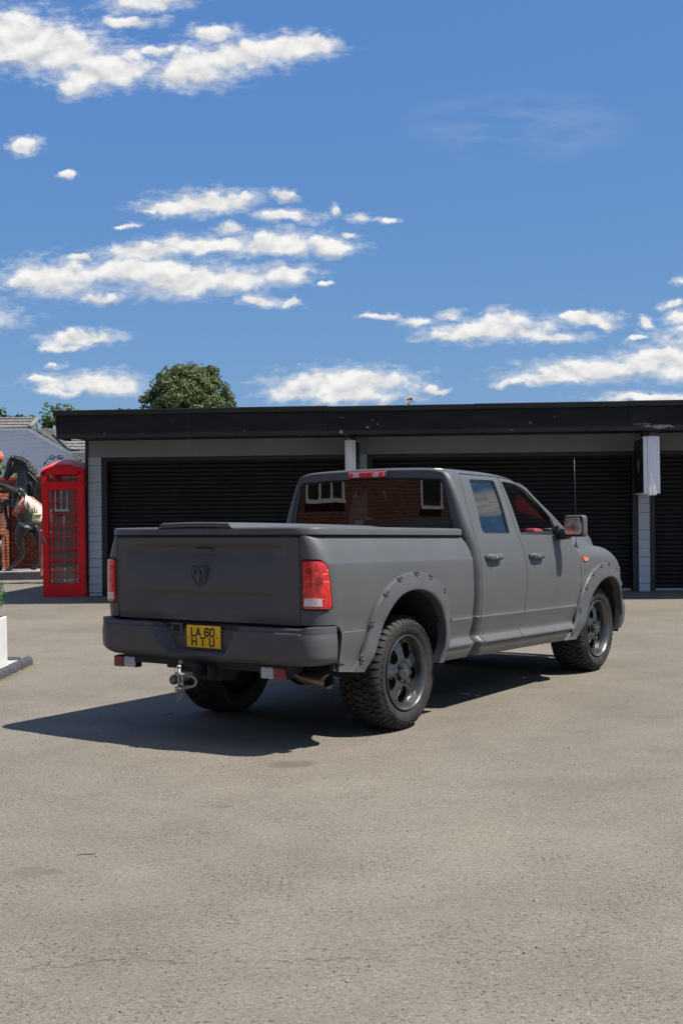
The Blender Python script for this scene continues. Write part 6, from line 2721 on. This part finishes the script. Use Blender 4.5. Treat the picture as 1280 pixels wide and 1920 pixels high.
house()

# ------------------------------------------------------------------ raised bed with its brick kerb, planter and box ball at the left edge
bed_t = thing('raised_kerb', 'low island of pale slabs edged with rounded blue-grey bricks at the left edge', 'kerb', (-3.30, 11.0, .0))
q = MB()
q.box((-1.6, .0, .028), (2.98, 2.90, .060))
q.build('paving_slab', 'cream_slab', bed_t)
q = MB()
q.box((-.060, 0, .022), (.080, 2.98, .044))
q.box((-1.6, 1.440, .022), (3.0, .080, .044))
q.build('mortar_bed', 'pale_joint', bed_t)
pr = [(-.103, .0)] + [(-.103, .055)] + [(-.055 + .05 * math.sin(a), .042 + .048 * math.cos(a)) for a in np.linspace(-.9, 1.57, 8)] + [(-.004, .0)]
kb = MB()
kb.prism(pr, (0, .212, 0), (0, -.106, 0))
kb = kb.mesh('kerb_brick', 'blue_brick')
for i in range(13):
    shared('kerb_brick', kb, bed_t, (.004 * ((i * 3) % 2), 1.392 - i * .2225, .0), (0, 0, R(float(rng.uniform(-.8, .8)))))
for i in range(9):
    shared('kerb_brick', kb, bed_t, (-.24 - i * .2225, 1.50, .0), (0, 0, R(90)))
q = MB()
g_ = random.Random(12)
for i in range(900):
    y = g_.uniform(-1.4, 1.5)
    x = abs(g_.gauss(0, .035)) + .002
    h_ = g_.uniform(.006, .022)
    a = g_.uniform(0, 6.28)
    dx, dy = math.cos(a) * .0022, math.sin(a) * .0022
    lx, ly = g_.gauss(0, .012), g_.gauss(0, .012)
    q.add([(x - dx, y - dy, .001), (x + dx, y + dy, .001), (x + lx, y + ly, h_)], [(0, 1, 2)])
o = q.build('dry_grass', 'dry_grass', None, loc=(-3.30, 11.0, 0))
tag(o, 'dry yellow grass and grit along the foot of the brick kerb', 'grass', kind='stuff')
pl = thing('planter', 'square white planter on the pale slabs, cut by the left edge of the picture', 'planter', (-3.695, 11.93, .058))
q = MB()
q.rbox((0, 0, .245), (.44, .44, .49), .012)
q.build('pot', 'white_planter', pl)
q = MB()
q.box((0, 0, .488), (.39, .39, .012))
q.build('soil', 'soil', pl)
bb = thing('box_ball', 'clipped green box ball growing in the white planter', 'shrub', (-3.675, 11.95, .545))
g_ = random.Random(6)
cl = []
for i in range(60):
    d = Vector((g_.gauss(0, 1), g_.gauss(0, 1), g_.gauss(0, 1))).normalized() * .175
    cl.append((d.x, d.y, .24 + d.z * 1.35, .07))
leaf_cloud('foliage', cl, 24000, .011, 'leaf_box', bb, .6, 41)
q = MB()
q.tube([(0, 0, -.05), (0, 0, .2)], .015, 8)
q.ball((0, 0, .24), .165, 12, 8, (1, 1, 1.3))
q.build('stem', 'soil', bb)

# ------------------------------------------------------------------ loose stones on the tarmac
q = MB()
g_ = random.Random(15)
for i in range(420):
    Y_ = 2.6 + 13 * g_.random() ** 1.5
    X_ = g_.uniform(-.34, .34) * Y_
    r_ = g_.choice((.0022, .003, .0035, .005)) * g_.uniform(.8, 1.4)
    q.ball((X_, Y_, r_ * .5), r_, 6, 4, (1, g_.uniform(.6, 1), g_.uniform(.45, .8)))
o = q.build('grit', 'pebble_stone', None)
tag(o, 'loose grit and small stones scattered over the tarmac', 'grit', kind='stuff')
pw = _w(316, 1339)
o = MB().ball((0, 0, .008), .030, 14, 8, (1, .6, .42), rot=Matrix.Rotation(.5, 3, 'Z')).build('pebble', 'plinth_top', None, loc=(pw[0], pw[1], 0))
tag(o, 'pale flat pebble lying in the shadow of the truck', 'stone')
tw = _w(163, 1603)
q = MB()
q.tube([(-.045, -.010, .003), (-.015, .002, .004), (.015, .003, .003), (.045, .011, .004)], [.001, .002, .002, .001], 6)
o = q.build('twig', 'bark', None, loc=(tw[0], tw[1], 0))
tag(o, 'short dark twig lying on the open tarmac in front of the truck shadow', 'twig')


# ------------------------------------------------------------------ brick buildings beside and behind the viewer (they show in the glass)
def brick_house(label, loc, rz, L_, D_, H_, wins):
    t = thing('brick_house', label, 'house', loc, rz)
    q = MB()
    q.box((0, D_ / 2, H_ / 2), (L_, D_, H_))
    w = q.build('wall', 'far_brick', t)
    for (x, z, ww, hh, n) in wins:
        q = MB()
        f = .075
        q.box((x, -.02, z - f / 2), (ww + .1, .16, f))
        q.box((x, -.01, z + hh + f / 2), (ww + .02, .10, f))
        for i in range(n + 1):
            q.box((x - ww / 2 + ww * i / n, -.012, z + hh / 2), (f, .10, hh))
        q.box((x, -.006, z + hh * .52), (ww, .06, .05))
        fr = q.build('window', 'window_white', t)
        q = MB()
        q.box((x, .012, z + hh / 2), (ww, .03, hh))
        q.build('pane', 'dash_black', fr)
    q = MB()
    q.prism([(-.4, H_), (D_ / 2, H_ + D_ * .36), (D_ + .4, H_)], (L_ + .5, 0, 0), (-L_ / 2 - .25, 0, 0), ((0, 1, 0), (0, 0, 1)))
    q.build('roof', 'slate', t)
    q = MB()
    q.box((0, -.42, H_ + .0), (L_ + .5, .10, .16))
    q.build('gutter', 'window_white', t)


# this one faces +X: its local x runs along world -Y
brick_house('red brick house with white sash windows, standing to the left of the yard', (-12.2, 2.0, 0), R(90), 15.0, 7.0, 6.2,
            [(4.15, 1.83, 1.25, 1.25, 3), (.35, 1.70, .75, 1.25, 1), (-2.5, 1.75, 1.2, 1.25, 2), (-5.0, 1.75, 1.2, 1.25, 2), (6.2, 1.75, 1.0, 1.25, 2)])
brick_house('red brick house with white windows, standing behind the viewer', (-18.6, -9.0, 0), R(180), 14.0, 7.0, 5.8,
            [(-5.5, .95, 1.3, 1.3, 2), (-3.0, .95, 1.3, 1.3, 2), (0.5, .95, 1.3, 1.3, 2), (4.0, .95, 1.3, 1.3, 2), (-5.5, 3.2, 1.3, 1.2, 2), (-3.0, 3.2, 1.3, 1.2, 2), (0.5, 3.2, 1.3, 1.2, 2), (4.0, 3.2, 1.3, 1.2, 2)])
